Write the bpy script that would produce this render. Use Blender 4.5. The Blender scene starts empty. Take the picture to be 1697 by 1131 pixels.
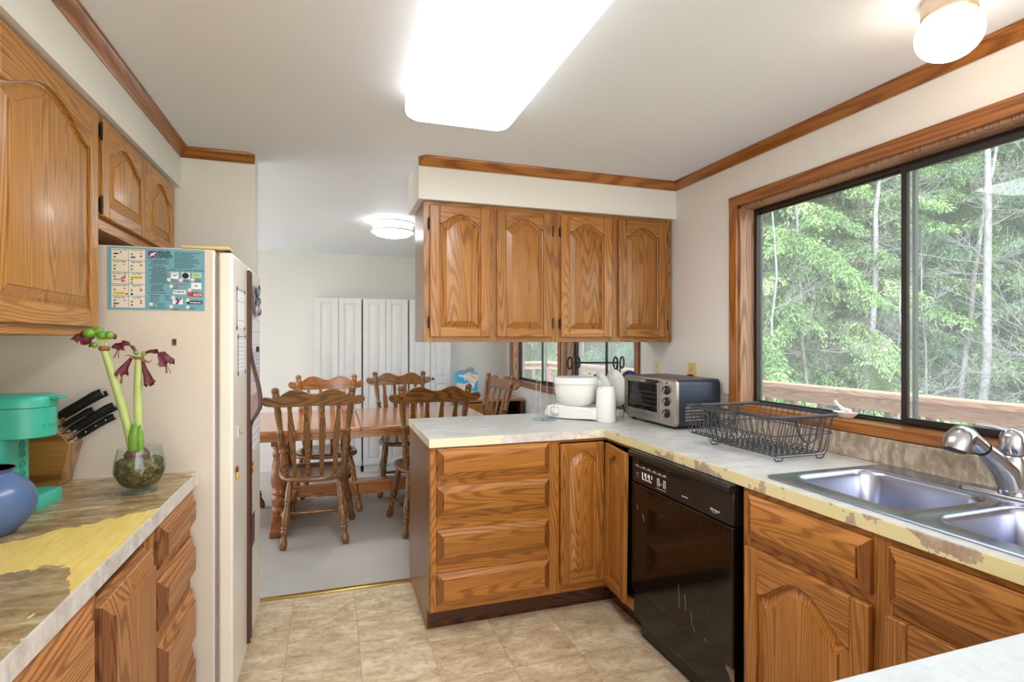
import bpy, bmesh, math, random
import numpy as np
from math import sin, cos, pi, radians, sqrt
from mathutils import Matrix, Vector
random.seed(7)
WORLD, SUNE, EXPO = .34, 5.6, 1.08
C = bpy.context.scene.collection
SC = bpy.context.scene

# ------------------------------------------------------------------ node helpers
class NT:
    def __init__(s, name):
        s.m = bpy.data.materials.new(name); s.m.use_nodes = True
        s.t = s.m.node_tree; s.t.nodes.clear()
        s.out = s.t.nodes.new('ShaderNodeOutputMaterial')
    def n(s, typ, **kw):
        nd = s.t.nodes.new(typ)
        for k, v in kw.items():
            setattr(nd, k, v)
        return nd
    def set(s, sock, v):
        if hasattr(v, 'is_linked') or isinstance(v, bpy.types.NodeSocket):
            s.t.links.new(v, sock)
        else:
            if isinstance(v, (tuple, list)) and sock.type == 'RGBA' and len(v) == 3:
                v = (*v, 1)
            sock.default_value = v
    def M(s, op, a, b=0.0, c=None, clamp=False):
        nd = s.n('ShaderNodeMath', operation=op, use_clamp=clamp)
        s.set(nd.inputs[0], a); s.set(nd.inputs[1], b)
        if c is not None: s.set(nd.inputs[2], c)
        return nd.outputs[0]
    def coord(s, kind='Object'):
        return s.n('ShaderNodeTexCoord').outputs[kind]
    def rand(s):
        return s.n('ShaderNodeObjectInfo').outputs['Random']
    def mapping(s, vec, scale=(1, 1, 1), loc=(0, 0, 0), rot=(0, 0, 0)):
        nd = s.n('ShaderNodeMapping')
        s.set(nd.inputs['Vector'], vec)
        nd.inputs['Scale'].default_value = scale; nd.inputs['Rotation'].default_value = rot
        s.set(nd.inputs['Location'], loc)
        return nd.outputs[0]
    def noise(s, vec, scale=5, detail=3, rough=.5, dist=0):
        nd = s.n('ShaderNodeTexNoise')
        s.set(nd.inputs['Vector'], vec); nd.inputs['Scale'].default_value = scale
        nd.inputs['Detail'].default_value = detail; nd.inputs['Roughness'].default_value = rough
        nd.inputs['Distortion'].default_value = dist
        return nd.outputs['Fac']
    def ramp(s, f, stops, interp='LINEAR'):
        nd = s.n('ShaderNodeValToRGB'); cr = nd.color_ramp; cr.interpolation = interp
        while len(cr.elements) < len(stops): cr.elements.new(.5)
        for e, (p, c) in zip(cr.elements, stops):
            e.position = p; e.color = (*c, 1) if len(c) == 3 else c
        s.set(nd.inputs[0], f)
        return nd.outputs[0]
    def mix(s, f, a, b, mode='MIX'):
        nd = s.n('ShaderNodeMix', data_type='RGBA', blend_type=mode)
        s.set(nd.inputs[0], f); s.set(nd.inputs[6], a); s.set(nd.inputs[7], b)
        return nd.outputs[2]
    def sep(s, vec):
        nd = s.n('ShaderNodeSeparateXYZ'); s.set(nd.inputs[0], vec); return nd.outputs
    def comb(s, x, y, z):
        nd = s.n('ShaderNodeCombineXYZ')
        s.set(nd.inputs[0], x); s.set(nd.inputs[1], y); s.set(nd.inputs[2], z)
        return nd.outputs[0]
    def bump(s, h, strength=.3, dist=.01):
        nd = s.n('ShaderNodeBump'); nd.inputs['Strength'].default_value = strength
        nd.inputs['Distance'].default_value = dist
        s.set(nd.inputs['Height'], h); return nd.outputs[0]
    def bsdf(s, color, rough=.5, metal=0., spec=.5, normal=None, coat=0., coat_rough=.1, trans=0., sheen=0.):
        nd = s.n('ShaderNodeBsdfPrincipled')
        s.set(nd.inputs['Base Color'], color); s.set(nd.inputs['Roughness'], rough)
        s.set(nd.inputs['Metallic'], metal); nd.inputs['Specular IOR Level'].default_value = spec
        nd.inputs['Coat Weight'].default_value = coat; nd.inputs['Coat Roughness'].default_value = coat_rough
        nd.inputs['Transmission Weight'].default_value = trans
        nd.inputs['Sheen Weight'].default_value = sheen
        if normal is not None: s.set(nd.inputs['Normal'], normal)
        s.t.links.new(nd.outputs[0], s.out.inputs[0])
        return nd

def L(r, g, b):                       # sRGB 0-255 to linear
    f = lambda c: (c/255/12.92) if c/255 <= .04045 else ((c/255+.055)/1.055)**2.4
    return (f(r), f(g), f(b))

def plain(name, rgb, rough=.5, metal=0., spec=.5, coat=0., var=.06, scale=30., bump=0.):
    t = NT(name); co = t.coord()
    nz = t.noise(co, scale, 3)
    a = tuple(max(0, c*(1-var)) for c in rgb); b = tuple(min(1, c*(1+var)) for c in rgb)
    col = t.ramp(nz, [(.3, a), (.7, b)])
    nrm = t.bump(t.noise(co, scale*3, 4), bump, .002) if bump else None
    t.bsdf(col, rough, metal, spec, nrm, coat)
    return t.m

def wood(name, axis, light, mid, dark, freq=58., rough=.33, coat=.25, pore=.55):
    """oak: cathedral rings stretched along the grain axis, plus fine pores"""
    t = NT(name); co = t.coord(); r = t.rand()
    off = t.comb(t.M('MULTIPLY', r, 13.7), t.M('MULTIPLY', r, 29.3), t.M('MULTIPLY', r, 7.9))
    sc = [1, 1, 1]; sc[axis] = .07
    add = t.n('ShaderNodeVectorMath', operation='ADD'); t.set(add.inputs[0], co); t.set(add.inputs[1], off)
    p = t.mapping(add.outputs[0], tuple(sc))
    n1 = t.noise(p, 4.5, 2, .5, .3)
    n2 = t.noise(p, 11, 3, .5)
    rings = t.M('SINE', t.M('ADD', t.M('MULTIPLY', n1, freq*6.3), t.M('MULTIPLY', n2, 7)))
    rings = t.M('MULTIPLY_ADD', rings, .5, .5)
    sc2 = [1, 1, 1]; sc2[axis] = .02
    fine = t.noise(t.mapping(add.outputs[0], tuple(sc2)), 210, 3, .65)
    blotch = t.noise(t.mapping(co, (1, 1, 1)), 3.2, 2)
    base = t.ramp(rings, [(.0, dark), (.12, dark), (.3, mid), (.7, light), (1., light)])
    pores = t.ramp(fine, [(.34, (pore, pore*.9, pore*.8)), (.5, (1, 1, 1))])
    col = t.mix(1.0, base, pores, 'MULTIPLY')
    col = t.mix(t.M('MULTIPLY', blotch, .55), col, mid)
    tone = t.M('MULTIPLY_ADD', r, .26, .87)
    hsv = t.n('ShaderNodeHueSaturation'); t.set(hsv.inputs['Color'], col); t.set(hsv.inputs['Value'], tone)
    t.bsdf(hsv.outputs[0], rough, 0, .45, t.bump(t.M('ADD', fine, t.M('MULTIPLY', rings, .15)), .05, .0008), coat, .18)
    return t.m

OAK = (L(178, 121, 57), L(162, 104, 43), L(132, 80, 30))
OAKV, OAKH, OAKY = (wood('oak_' + n, a, *OAK) for n, a in (('vertical', 2), ('horizontal', 0), ('across', 1)))
LOAK = (L(194, 140, 72), L(178, 122, 56), L(148, 96, 40))
LOAKV, LOAKH = wood('light_oak_vertical', 2, *LOAK, rough=.4, coat=.1), wood('light_oak_horizontal', 0, *LOAK, rough=.4, coat=.1)
OAKE = wood('oak_end_grain', 2, L(146, 92, 44), L(124, 74, 34), L(92, 52, 22), freq=90)
WOAKE = wood('worn_oak_end_grain', 2, L(150, 98, 62), L(128, 80, 48), L(96, 56, 32), freq=90, rough=.5, coat=0)
WOAK = (L(186, 132, 82), L(168, 112, 64), L(130, 80, 42))
WOAKV, WOAKH = wood('worn_oak_vertical', 2, *WOAK, rough=.45, coat=.05), wood('worn_oak_horizontal', 0, *WOAK, rough=.45, coat=.05)
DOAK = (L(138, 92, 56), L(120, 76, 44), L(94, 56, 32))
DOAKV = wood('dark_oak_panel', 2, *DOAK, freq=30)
TRIM = (L(170, 108, 46), L(154, 93, 37), L(126, 72, 27))
TRIMX, TRIMY, TRIMZ = (wood('stained_trim_' + n, a, *TRIM, freq=24, coat=.3) for n, a in (('x', 0), ('y', 1), ('z', 2)))
CH = (L(146, 102, 58), L(126, 84, 44), L(92, 56, 27))
CHV, CHH = wood('chair_oak_vertical', 2, *CH, rough=.28, coat=.4), wood('chair_oak_horizontal', 0, *CH, rough=.28, coat=.4)
GCH = (L(182, 122, 58), L(164, 102, 42), L(122, 70, 26))
GCHV, GCHH = wood('golden_oak_vertical', 2, *GCH, rough=.25, coat=.4), wood('golden_oak_horizontal', 0, *GCH, rough=.25, coat=.4)
TBH = wood('table_oak', 0, L(204, 138, 82), L(190, 122, 69), L(160, 96, 50), rough=.16, coat=.6)
TBV = wood('table_oak_turned', 2, L(170, 104, 54), L(150, 88, 42), L(112, 62, 28), rough=.25, coat=.4)
DARKW = wood('dark_walnut', 0, L(92, 50, 34), L(76, 40, 28), L(50, 26, 18), rough=.2, coat=.4)
BLOCKH = wood('acacia_block', 0, L(170, 122, 62), L(140, 96, 44), L(104, 68, 28), freq=10)
DECKY = wood('deck_redwood', 1, L(204, 160, 138), L(190, 146, 124), L(164, 120, 100), rough=.8, coat=0)
DECKZ = wood('deck_redwood_upright', 2, L(150, 108, 92), L(134, 94, 80), L(110, 74, 62), rough=.8, coat=0)

WHITE = plain('white_plastic', L(238, 238, 236), .3, var=.015)
WHITEP = plain('white_laminate', L(226, 227, 229), .38, var=.012)
CREAM = plain('cream_fridge_enamel', L(230, 225, 214), .28, var=.02, scale=6)
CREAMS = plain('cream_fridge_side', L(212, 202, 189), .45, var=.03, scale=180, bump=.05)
TANP = plain('yellowed_plastic', L(214, 190, 130), .5)
BLACK = plain('black_plastic', L(22, 20, 20), .35, var=.2)
BLACKG = plain('black_gloss_glass', L(12, 9, 8), .1, spec=.45, coat=.0, var=.25, scale=8)
BLACKM = plain('matte_black', L(10, 9, 9), .9, var=.3)
BRONZE = plain('dark_bronze', L(52, 40, 32), .4, .6)
WINM = plain('bronze_window_metal', L(46, 38, 36), .4, .3)
BROWNT = plain('brown_handle_trim', L(78, 46, 38), .35)
WIRE = plain('coated_grey_wire', L(66, 66, 72), .4, .2)
IRON = plain('black_iron', L(16, 18, 26), .4, .4)
CHROME = plain('chrome', L(190, 192, 198), .2, 1., var=.02)
BRASS = plain('brass_strip', L(214, 178, 96), .3, .9, var=.08)
NICKEL = plain('brushed_nickel', L(206, 190, 172), .35, .85)
TEAL = plain('teal_plastic', L(54, 168, 144), .34, var=.03)
BLUEGL = plain('blue_ceramic', L(80, 104, 150), .34, coat=.15, var=.10, scale=16)
BROWNGL = plain('brown_glaze', L(70, 44, 34), .4)
PAPER = plain('white_paper', L(232, 232, 236), .7, var=.01)
INK = plain('black_ink', L(24, 24, 28), .7)
ALMOND = plain('almond_plastic', L(222, 208, 172), .4)
REDP = plain('red_paint', L(186, 52, 46), .5)
YELP = plain('yellow_paint', L(226, 196, 44), .5)
PINKP = plain('pink_paint', L(216, 130, 140), .5)
GREENP = plain('green_paint', L(80, 120, 60), .5)
PURP = plain('purple_paint', L(94, 40, 120), .5)
NAVY = plain('navy_blue', L(34, 48, 108), .3)
ORNG = plain('orange_paint', L(222, 110, 60), .5)
GREYP = plain('grey_print', L(150, 150, 158), .6)
CHAR = plain('charcoal_print', L(38, 52, 58), .6)
TEALS = plain('teal_calendar_card', L(106, 160, 178), .5, var=.03)
MAROON = plain('wilted_maroon_petal', L(94, 24, 34), .55, var=.35, scale=120)
STEMG = plain('pale_green_stem', L(176, 192, 118), .4, var=.12, scale=14)
BUDG = plain('green_seed_pod', L(104, 150, 50), .35, var=.12, scale=60)
HUSK = plain('brown_husk', L(140, 92, 52), .7, var=.25, scale=60)
BULB = plain('bulb_skin', L(96, 60, 44), .7, var=.4, scale=70)
BARK = plain('pale_birch_bark', L(116, 114, 118), .9, var=.28, scale=18)
TRUNKM = plain('conifer_bark', L(92, 74, 60), .95, var=.3, scale=20)
SPECK = plain('dead_insect', L(120, 108, 92), .9)

def glass(name, tint=(1, 1, 1), refl=1.0, haze=0.0):
    t = NT(name)
    tr = t.n('ShaderNodeBsdfTransparent'); tr.inputs[0].default_value = (*tint, 1)
    gl = t.n('ShaderNodeBsdfGlossy'); gl.inputs['Roughness'].default_value = .02
    lw = t.n('ShaderNodeLayerWeight'); lw.inputs[0].default_value = .5
    fr = t.M('MULTIPLY_ADD', t.M('POWER', lw.outputs['Facing'], 4), .8, .035)
    mx = t.n('ShaderNodeMixShader')
    t.set(mx.inputs[0], t.M('MULTIPLY', fr, refl, clamp=True)); t.set(mx.inputs[1], tr.outputs[0]); t.set(mx.inputs[2], gl.outputs[0])
    o = mx.outputs[0]
    if haze:
        df = t.n('ShaderNodeBsdfTranslucent'); df.inputs[0].default_value = (.9, .95, 1, 1)
        m2 = t.n('ShaderNodeMixShader'); m2.inputs[0].default_value = haze
        t.set(m2.inputs[1], o); t.set(m2.inputs[2], df.outputs[0]); o = m2.outputs[0]
    t.t.links.new(o, t.out.inputs[0])
    return t.m
PANE = glass('window_glass', (.97, .99, .98), .6, .09)
PANEH = glass('hazy_window_glass', (.95, .98, .98), .8, .2)
CLEAR = glass('clear_glass', (.95, .975, .96), 1.0)
ACRYL = glass('clear_acrylic', (.90, .92, .94), 1.2, .15)
OVENG = glass('oven_door_glass', (.42, .40, .38), 1.6)

def emit(name, rgb, strength):
    t = NT(name); e = t.n('ShaderNodeEmission')
    e.inputs[0].default_value = (*rgb, 1); e.inputs[1].default_value = strength
    t.t.links.new(e.outputs[0], t.out.inputs[0]); return t.m

def steel():
    t = NT('brushed_stainless'); co = t.coord()
    st = t.noise(t.mapping(co, (40, 3, 40)), 9, 2)
    t.bsdf(L(176, 181, 200), .24, 1., .5); return t.m
STEEL = steel()

def walls(name, rgb, ribs=True):
    t = NT(name); co = t.coord()
    x, y, z = t.sep(co)
    rib = t.noise(t.mapping(co, (1, 1, .04)), 190, 2, .6)
    big = t.noise(co, 1.3, 2)
    a = tuple(c*.965 for c in rgb)
    col = t.ramp(t.M('ADD', t.M('MULTIPLY', rib, .5), t.M('MULTIPLY', big, .5)), [(.35, a), (.65, rgb)])
    t.bsdf(col, .6, 0, .3, t.bump(rib if ribs else t.noise(co, 160, 3), .12, .002)); return t.m
WALLM = walls('wall_paint', L(229, 226, 222))
SOFFM = walls('soffit_paint', L(231, 229, 226))
CEILM = walls('ceiling_paint', L(228, 234, 243), False)

def vinyl():
    t = NT('tile_pattern_vinyl'); co = t.coord(); x, y, z = t.sep(co)
    S = .305
    def cell(v, off):
        u = t.M('DIVIDE', t.M('SUBTRACT', v, off), S)
        f = t.M('FRACT', u); d = t.M('ABSOLUTE', t.M('SUBTRACT', f, .5))
        return t.M('FLOOR', u), t.M('GREATER_THAN', d, .4895)
    ix, jx = cell(x, -.19); iy, jy = cell(y, 2.776)
    joint = t.M('MAXIMUM', jx, jy)
    wn = t.n('ShaderNodeTexWhiteNoise', noise_dimensions='3D'); t.set(wn.inputs['Vector'], t.comb(ix, iy, 0))
    off = t.n('ShaderNodeVectorMath', operation='SCALE'); t.set(off.inputs[0], wn.outputs['Color']); off.inputs['Scale'].default_value = 9
    add = t.n('ShaderNodeVectorMath', operation='ADD'); t.set(add.inputs[0], co); t.set(add.inputs[1], off.outputs[0])
    n1 = t.noise(t.mapping(add.outputs[0], (1, 1.9, 1), rot=(0, 0, .5)), 7, 6, .65, .5)
    n2 = t.noise(add.outputs[0], 36, 5, .7)
    c1 = t.ramp(n1, [(.28, L(173, 152, 120)), (.47, L(205, 183, 150)), (.6, L(223, 206, 175)), (.76, L(238, 228, 208))])
    c2 = t.ramp(n2, [(.34, (.62, .56, .48)), (.5, (1, 1, 1))])
    col = t.mix(.65, c1, c2, 'MULTIPLY')
    stain = t.ramp(t.noise(co, 5, 5, .75), [(.30, (.62, .56, .5)), (.42, (1, 1, 1))])
    col = t.mix(.35, col, stain, 'MULTIPLY')
    col = t.mix(t.M('MULTIPLY', joint, .35), col, L(150, 128, 100))
    t.bsdf(col, t.M('MULTIPLY_ADD', n2, .2, .3), 0, .4, t.bump(n2, .08, .002)); return t.m
VINYL = vinyl()

def carpet():
    t = NT('grey_beige_carpet'); co = t.coord()
    n = t.noise(co, 260, 3, .7); b = t.noise(co, 2.2, 4, .6)
    c = t.ramp(n, [(.3, L(166, 155, 142)), (.5, L(222, 215, 205)), (.68, L(248, 244, 238))])
    c = t.mix(.5, c, t.ramp(b, [(.35, (.8, .77, .73)), (.6, (1, 1, 1))]), 'MULTIPLY')
    t.bsdf(c, .95, 0, .1, t.bump(n, .9, .012), sheen=.3); return t.m
CARPET = carpet()

def counter_left():
    """peeled laminate: tan mottle, a band and blots of bare yellow"""
    t = NT('peeling_tan_laminate'); co = t.coord(); x, y, z = t.sep(co)
    w = t.noise(co, 13, 5, .62); w2 = t.noise(co, 44, 4, .6)
    wob = t.M('ADD', t.M('MULTIPLY', t.M('SUBTRACT', w, .5), .17), t.M('MULTIPLY', t.M('SUBTRACT', w2, .5), .05))
    yu = t.M('MULTIPLY_ADD', x, .78, 2.06)
    yl = t.M('SUBTRACT', 1.325, t.M('MULTIPLY', t.M('MAXIMUM', t.M('ADD', x, .5), 0), 3.2))
    inside = t.M('MULTIPLY', t.M('LESS_THAN', t.M('ADD', y, wob), yu), t.M('GREATER_THAN', t.M('ADD', y, wob), yl))
    blot = t.M('GREATER_THAN', t.M('ADD', t.M('MULTIPLY', t.noise(t.mapping(co, (1, 1.6, 1), rot=(0, 0, -.5)), 11, 3, .6), .8), t.M('MULTIPLY', w2, .2)), .655)
    edge = t.M('MULTIPLY', t.M('GREATER_THAN', t.M('ADD', x, t.M('MULTIPLY', wob, .5)), -.462), t.M('GREATER_THAN', w, .58))
    mask = t.M('MAXIMUM', t.M('MAXIMUM', inside, blot), edge)
    m1 = t.noise(t.mapping(co, (1, 2.4, 1), rot=(0, 0, -.7)), 9, 6, .7, .4)
    tan = t.ramp(m1, [(.34, L(118, 94, 62)), (.45, L(148, 122, 86)), (.55, L(170, 146, 110)), (.68, L(200, 184, 158))])
    tan = t.mix(.6, tan, t.ramp(t.noise(co, 60, 4, .7), [(.32, (.7, .66, .6)), (.5, (1, 1, 1))]), 'MULTIPLY')
    yel = t.ramp(t.noise(t.mapping(co, (4, 1, 1)), 18, 4), [(.3, L(212, 184, 96)), (.7, L(226, 204, 122))])
    t.bsdf(t.mix(mask, tan, yel), t.M('MULTIPLY_ADD', mask, .2, .26), 0, .45, t.bump(mask, .4, -.0008)); return t.m
COUNTL = counter_left()

def laminate(name, a, b, c, yellow=None, thr=.55, sc=8., patchy=3.):
    t = NT(name); co = t.coord()
    m1 = t.noise(t.mapping(co, (1, 2.0, 1), rot=(0, 0, -.6)), sc, 6, .68, .5)
    col = t.ramp(m1, [(.3, a), (.5, b), (.68, c)])
    col = t.mix(.35, col, t.ramp(t.noise(co, 70, 4, .7), [(.3, (.72, .7, .68)), (.5, (1, 1, 1))]), 'MULTIPLY')
    if yellow:
        pn = t.M('ADD', t.M('MULTIPLY', t.noise(co, patchy, 3, .55), .8), t.M('MULTIPLY', t.noise(co, 30, 4, .6), .2))
        col = t.mix(t.M('GREATER_THAN', pn, thr), col, yellow)
    t.bsdf(col, .3, 0, .45); return t.m
COUNTR = laminate('grey_laminate', L(186, 184, 178), L(206, 206, 204), L(222, 222, 222))
EDGEL = laminate('edge_grey_white', L(176, 166, 156), L(206, 202, 196), L(222, 220, 214), L(222, 216, 168), .62, 14)
EDGEP = laminate('edge_cream', L(186, 174, 164), L(212, 206, 198), L(228, 224, 216), L(230, 226, 196), .47, 14)
EDGER = laminate('edge_yellow', L(146, 126, 108), L(172, 154, 136), L(190, 176, 158), L(218, 208, 160), .475, 14, 4)
SPLASH = laminate('tan_stone_splash', L(140, 120, 102), L(172, 156, 138), L(208, 200, 188), sc=16)
WHITEC = laminate('white_laminate_top', L(196, 204, 212), L(206, 214, 222), L(214, 222, 230))

def moss():
    t = NT('dark_moss'); co = t.coord(); n = t.noise(co, 70, 6, .7, 1.)
    c = t.ramp(n, [(.34, L(36, 38, 22)), (.46, L(78, 84, 42)), (.54, L(120, 100, 58)), (.64, L(178, 146, 98))])
    t.bsdf(c, .85, 0, .2, t.bump(n, .9, .01)); return t.m
MOSS = moss()

def leafmat(name, c1, c2, c3, transl=.35):
    t = NT(name); co = t.coord(); r = t.rand()
    n = t.noise(co, 1.1, 3, .6); n2 = t.noise(co, 14, 2)
    f = t.M('ADD', t.M('MULTIPLY', n, .75), t.M('MULTIPLY', n2, .35))
    col = t.ramp(f, [(.35, c1), (.55, c2), (.75, c3)])
    hsv = t.n('ShaderNodeHueSaturation'); t.set(hsv.inputs['Color'], col); t.set(hsv.inputs['Value'], t.M('MULTIPLY_ADD', r, .5, .75))
    df = t.n('ShaderNodeBsdfDiffuse'); t.set(df.inputs[0], hsv.outputs[0])
    tl = t.n('ShaderNodeBsdfTranslucent'); t.set(tl.inputs[0], hsv.outputs[0])
    mx = t.n('ShaderNodeMixShader'); mx.inputs[0].default_value = transl
    t.set(mx.inputs[1], df.outputs[0]); t.set(mx.inputs[2], tl.outputs[0])
    t.t.links.new(mx.outputs[0], t.out.inputs[0]); return t.m
CEDAR = leafmat('cedar_foliage', L(70, 100, 66), L(106, 136, 88), L(172, 192, 140))
FIR = leafmat('fir_foliage', L(54, 86, 70), L(84, 118, 94), L(138, 166, 134))
SHRUBM = leafmat('shrub_foliage', L(110, 110, 66), L(140, 150, 96), L(180, 184, 130))
def groundm():
    t = NT('spring_grass_ground'); co = t.coord(); n = t.noise(co, 1.5, 6, .7); n2 = t.noise(co, 40, 3, .7)
    c = t.ramp(t.M('ADD', t.M('MULTIPLY', n, .6), t.M('MULTIPLY', n2, .4)), [(.35, L(120, 116, 84)), (.5, L(150, 168, 108)), (.65, L(190, 204, 150))])
    t.bsdf(c, .95, 0, .1, t.bump(n2, .8, .04)); return t.m
GROUND = groundm()

# ------------------------------------------------------------------ mesh builder
class MB:
    def __init__(s): s.v, s.f, s.mi, s.cur = [], [], [], 0
    def add(s, vs, fs, M=None):
        b = len(s.v)
        for p in vs:
            s.v.append(tuple(M @ Vector(p)) if M is not None else tuple(p))
        for f in fs:
            s.f.append([b+i for i in f]); s.mi.append(s.cur)
        return s
    def box(s, x0, x1, y0, y1, z0, z1, M=None):
        vs = [(x0, y0, z0), (x1, y0, z0), (x1, y1, z0), (x0, y1, z0), (x0, y0, z1), (x1, y0, z1), (x1, y1, z1), (x0, y1, z1)]
        return s.add(vs, [(0, 3, 2, 1), (4, 5, 6, 7), (0, 1, 5, 4), (1, 2, 6, 5), (2, 3, 7, 6), (3, 0, 4, 7)], M)
    def prism(s, pts, axis, a0, a1, M=None):
        """2D polygon (other two axes in xyz order) extruded along axis"""
        def mk(p, a):
            return {'x': (a, p[0], p[1]), 'y': (p[0], a, p[1]), 'z': (p[0], p[1], a)}[axis]
        n = len(pts)
        ar = sum(pts[i][0]*pts[(i+1) % n][1]-pts[(i+1) % n][0]*pts[i][1] for i in range(n))
        if (ar < 0) != (axis == 'y'): pts = pts[::-1]
        vs = [mk(p, a0) for p in pts]+[mk(p, a1) for p in pts]
        fs = [tuple(range(n))[::-1], tuple(range(n, 2*n))]+[(i, (i+1) % n, n+(i+1) % n, n+i) for i in range(n)]
        return s.add(vs, fs, M)
    def rings(s, rs, cap0=True, cap1=True, closed=True, M=None):
        n = len(rs[0]); vs = [p for r in rs for p in r]; fs = []
        for k in range(len(rs)-1):
            for i in range(n if closed else n-1):
                j = (i+1) % n
                fs.append((k*n+i, k*n+j, (k+1)*n+j, (k+1)*n+i))
        if cap0: fs.append(tuple(range(n))[::-1])
        if cap1: fs.append(tuple(range((len(rs)-1)*n, len(rs)*n)))
        return s.add(vs, fs, M)
    def lathe(s, prof, n=20, M=None, sx=1., sy=1.):
        rs = [[(r*cos(2*pi*i/n)*sx, r*sin(2*pi*i/n)*sy, z) for i in range(n)] for r, z in prof]
        return s.rings(rs, prof[0][0] > 1e-6, prof[-1][0] > 1e-6, True, M)
    def slathe(s, prof, n=48, M=None, k=5):
        out = []
        for i in range(len(prof)-1):
            p0, p1, p2, p3 = prof[max(i-1, 0)], prof[i], prof[i+1], prof[min(i+2, len(prof)-1)]
            for j in range(k):
                t = j/k
                out.append(tuple(max(0, .5*(2*b+(c-a)*t+(2*a-5*b+4*c-d)*t*t+(3*b-a-3*c+d)*t**3)) if q == 0 else .5*(2*b+(c-a)*t+(2*a-5*b+4*c-d)*t*t+(3*b-a-3*c+d)*t**3) for q, (a, b, c, d) in enumerate(zip(p0, p1, p2, p3))))
        return s.lathe(out+[prof[-1]], n, M)
    def turned(s, p0, p1, prof, n=14):
        """lathe profile (t 0..1, r) between two points"""
        a, b = Vector(p0), Vector(p1); d = b-a
        M = Matrix.Translation(a) @ d.to_track_quat('Z', 'Y').to_matrix().to_4x4()
        return s.lathe([(r, t*d.length) for t, r in prof], n, M)
    def tube(s, path, r, n=8, closed=False, flat=None):
        P = [Vector(p) for p in path]; m = len(P)
        rr = r if isinstance(r, (list, tuple)) else [r]*m
        rs = []; up = None
        for i in range(m):
            a = P[i-1] if (i > 0 or closed) else P[i]
            b = P[(i+1) % m] if (i < m-1 or closed) else P[i]
            t = (b-a).normalized()
            if up is None:
                up = Vector((0, 0, 1)) if abs(t.z) < .9 else Vector((1, 0, 0))
            u = (up-t*up.dot(t))
            if u.length < 1e-6: u = t.orthogonal()
            u.normalize(); w = t.cross(u); up = u
            fx, fy = flat or (1, 1)
            rs.append([tuple(P[i]+(u*cos(2*pi*k/n)*fx+w*sin(2*pi*k/n)*fy)*rr[i]) for k in range(n)])
        if closed: rs.append(rs[0])
        return s.rings(rs, not closed, not closed)
    def ell(s, c, r, nu=14, nv=8, M=None):
        rs = []
        for j in range(nv+1):
            a = -pi/2+pi*j/nv; k = max(cos(a), 1e-3)
            rs.append([(c[0]+r[0]*k*cos(2*pi*i/nu), c[1]+r[1]*k*sin(2*pi*i/nu), c[2]+r[2]*sin(a)) for i in range(nu)])
        return s.rings(rs, True, True, True, M)
    def build(s, name, mats, parent=None, loc=None, rotz=0, bevel=0, seg=2, smooth=35, rot=None):
        me = bpy.data.meshes.new(name); me.from_pydata(s.v, [], s.f)
        bm = bmesh.new(); bm.from_mesh(me); bmesh.ops.recalc_face_normals(bm, faces=bm.faces[:]); bm.to_mesh(me); bm.free()
        if not isinstance(mats, (list, tuple)): mats = [mats]
        for m in mats: me.materials.append(m)
        me.polygons.foreach_set('material_index', s.mi)
        me.polygons.foreach_set('use_smooth', [True]*len(s.f))
        me.set_sharp_from_angle(angle=radians(smooth)); me.update()
        o = bpy.data.objects.new(name, me); C.objects.link(o)
        if parent is not None: o.parent = parent
        if loc is not None: o.location = loc
        o.rotation_euler = rot if rot is not None else (0, 0, rotz)
        if bevel:
            b = o.modifiers.new('Bevel', 'BEVEL'); b.width = bevel; b.segments = seg
            b.limit_method = 'ANGLE'; b.angle_limit = radians(40); b.harden_normals = False
        return o

def tag(o, label=None, cat=None, group=None, kind=None):
    if label: o['label'] = label
    if cat: o['category'] = cat
    if group: o['group'] = group
    if kind: o['kind'] = kind
    return o
def thing(name, label, cat, loc=(0, 0, 0), rotz=0, group=None):
    o = bpy.data.objects.new(name, None); C.objects.link(o); o.empty_display_size = .1
    o.location = loc; o.rotation_euler = (0, 0, rotz)
    return tag(o, label, cat, group)
def struct(o): o['kind'] = 'structure'; return o
def copy_tree(o, parent=None):
    c = o.copy(); C.objects.link(c)
    if parent is not None: c.parent = parent
    for ch in list(o.children): copy_tree(ch, c)
    return c

def text_into(mb, body, size, M, align='LEFT', extrude=.0002, shear=0., spacing=1., bold=0.):
    cu = bpy.data.curves.new('lettering', 'FONT'); cu.body = body; cu.size = size
    cu.align_x = align; cu.align_y = 'CENTER'; cu.extrude = extrude; cu.shear = shear; cu.space_character = spacing
    cu.offset = bold; cu.resolution_u = 3
    o = bpy.data.objects.new('lettering', cu)
    me = bpy.data.meshes.new_from_object(o)
    mb.add([v.co[:] for v in me.vertices], [tuple(p.vertices) for p in me.polygons], M)
    bpy.data.objects.remove(o); bpy.data.meshes.remove(me); bpy.data.curves.remove(cu)
FACE_S = Matrix(((1, 0, 0, 0), (0, 0, -1, 0), (0, 1, 0, 0), (0, 0, 0, 1)))   # text plane onto an upright face that looks along -y
def at_face(x, y, z): return Matrix.Translation((x, y, z)) @ FACE_S

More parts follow.
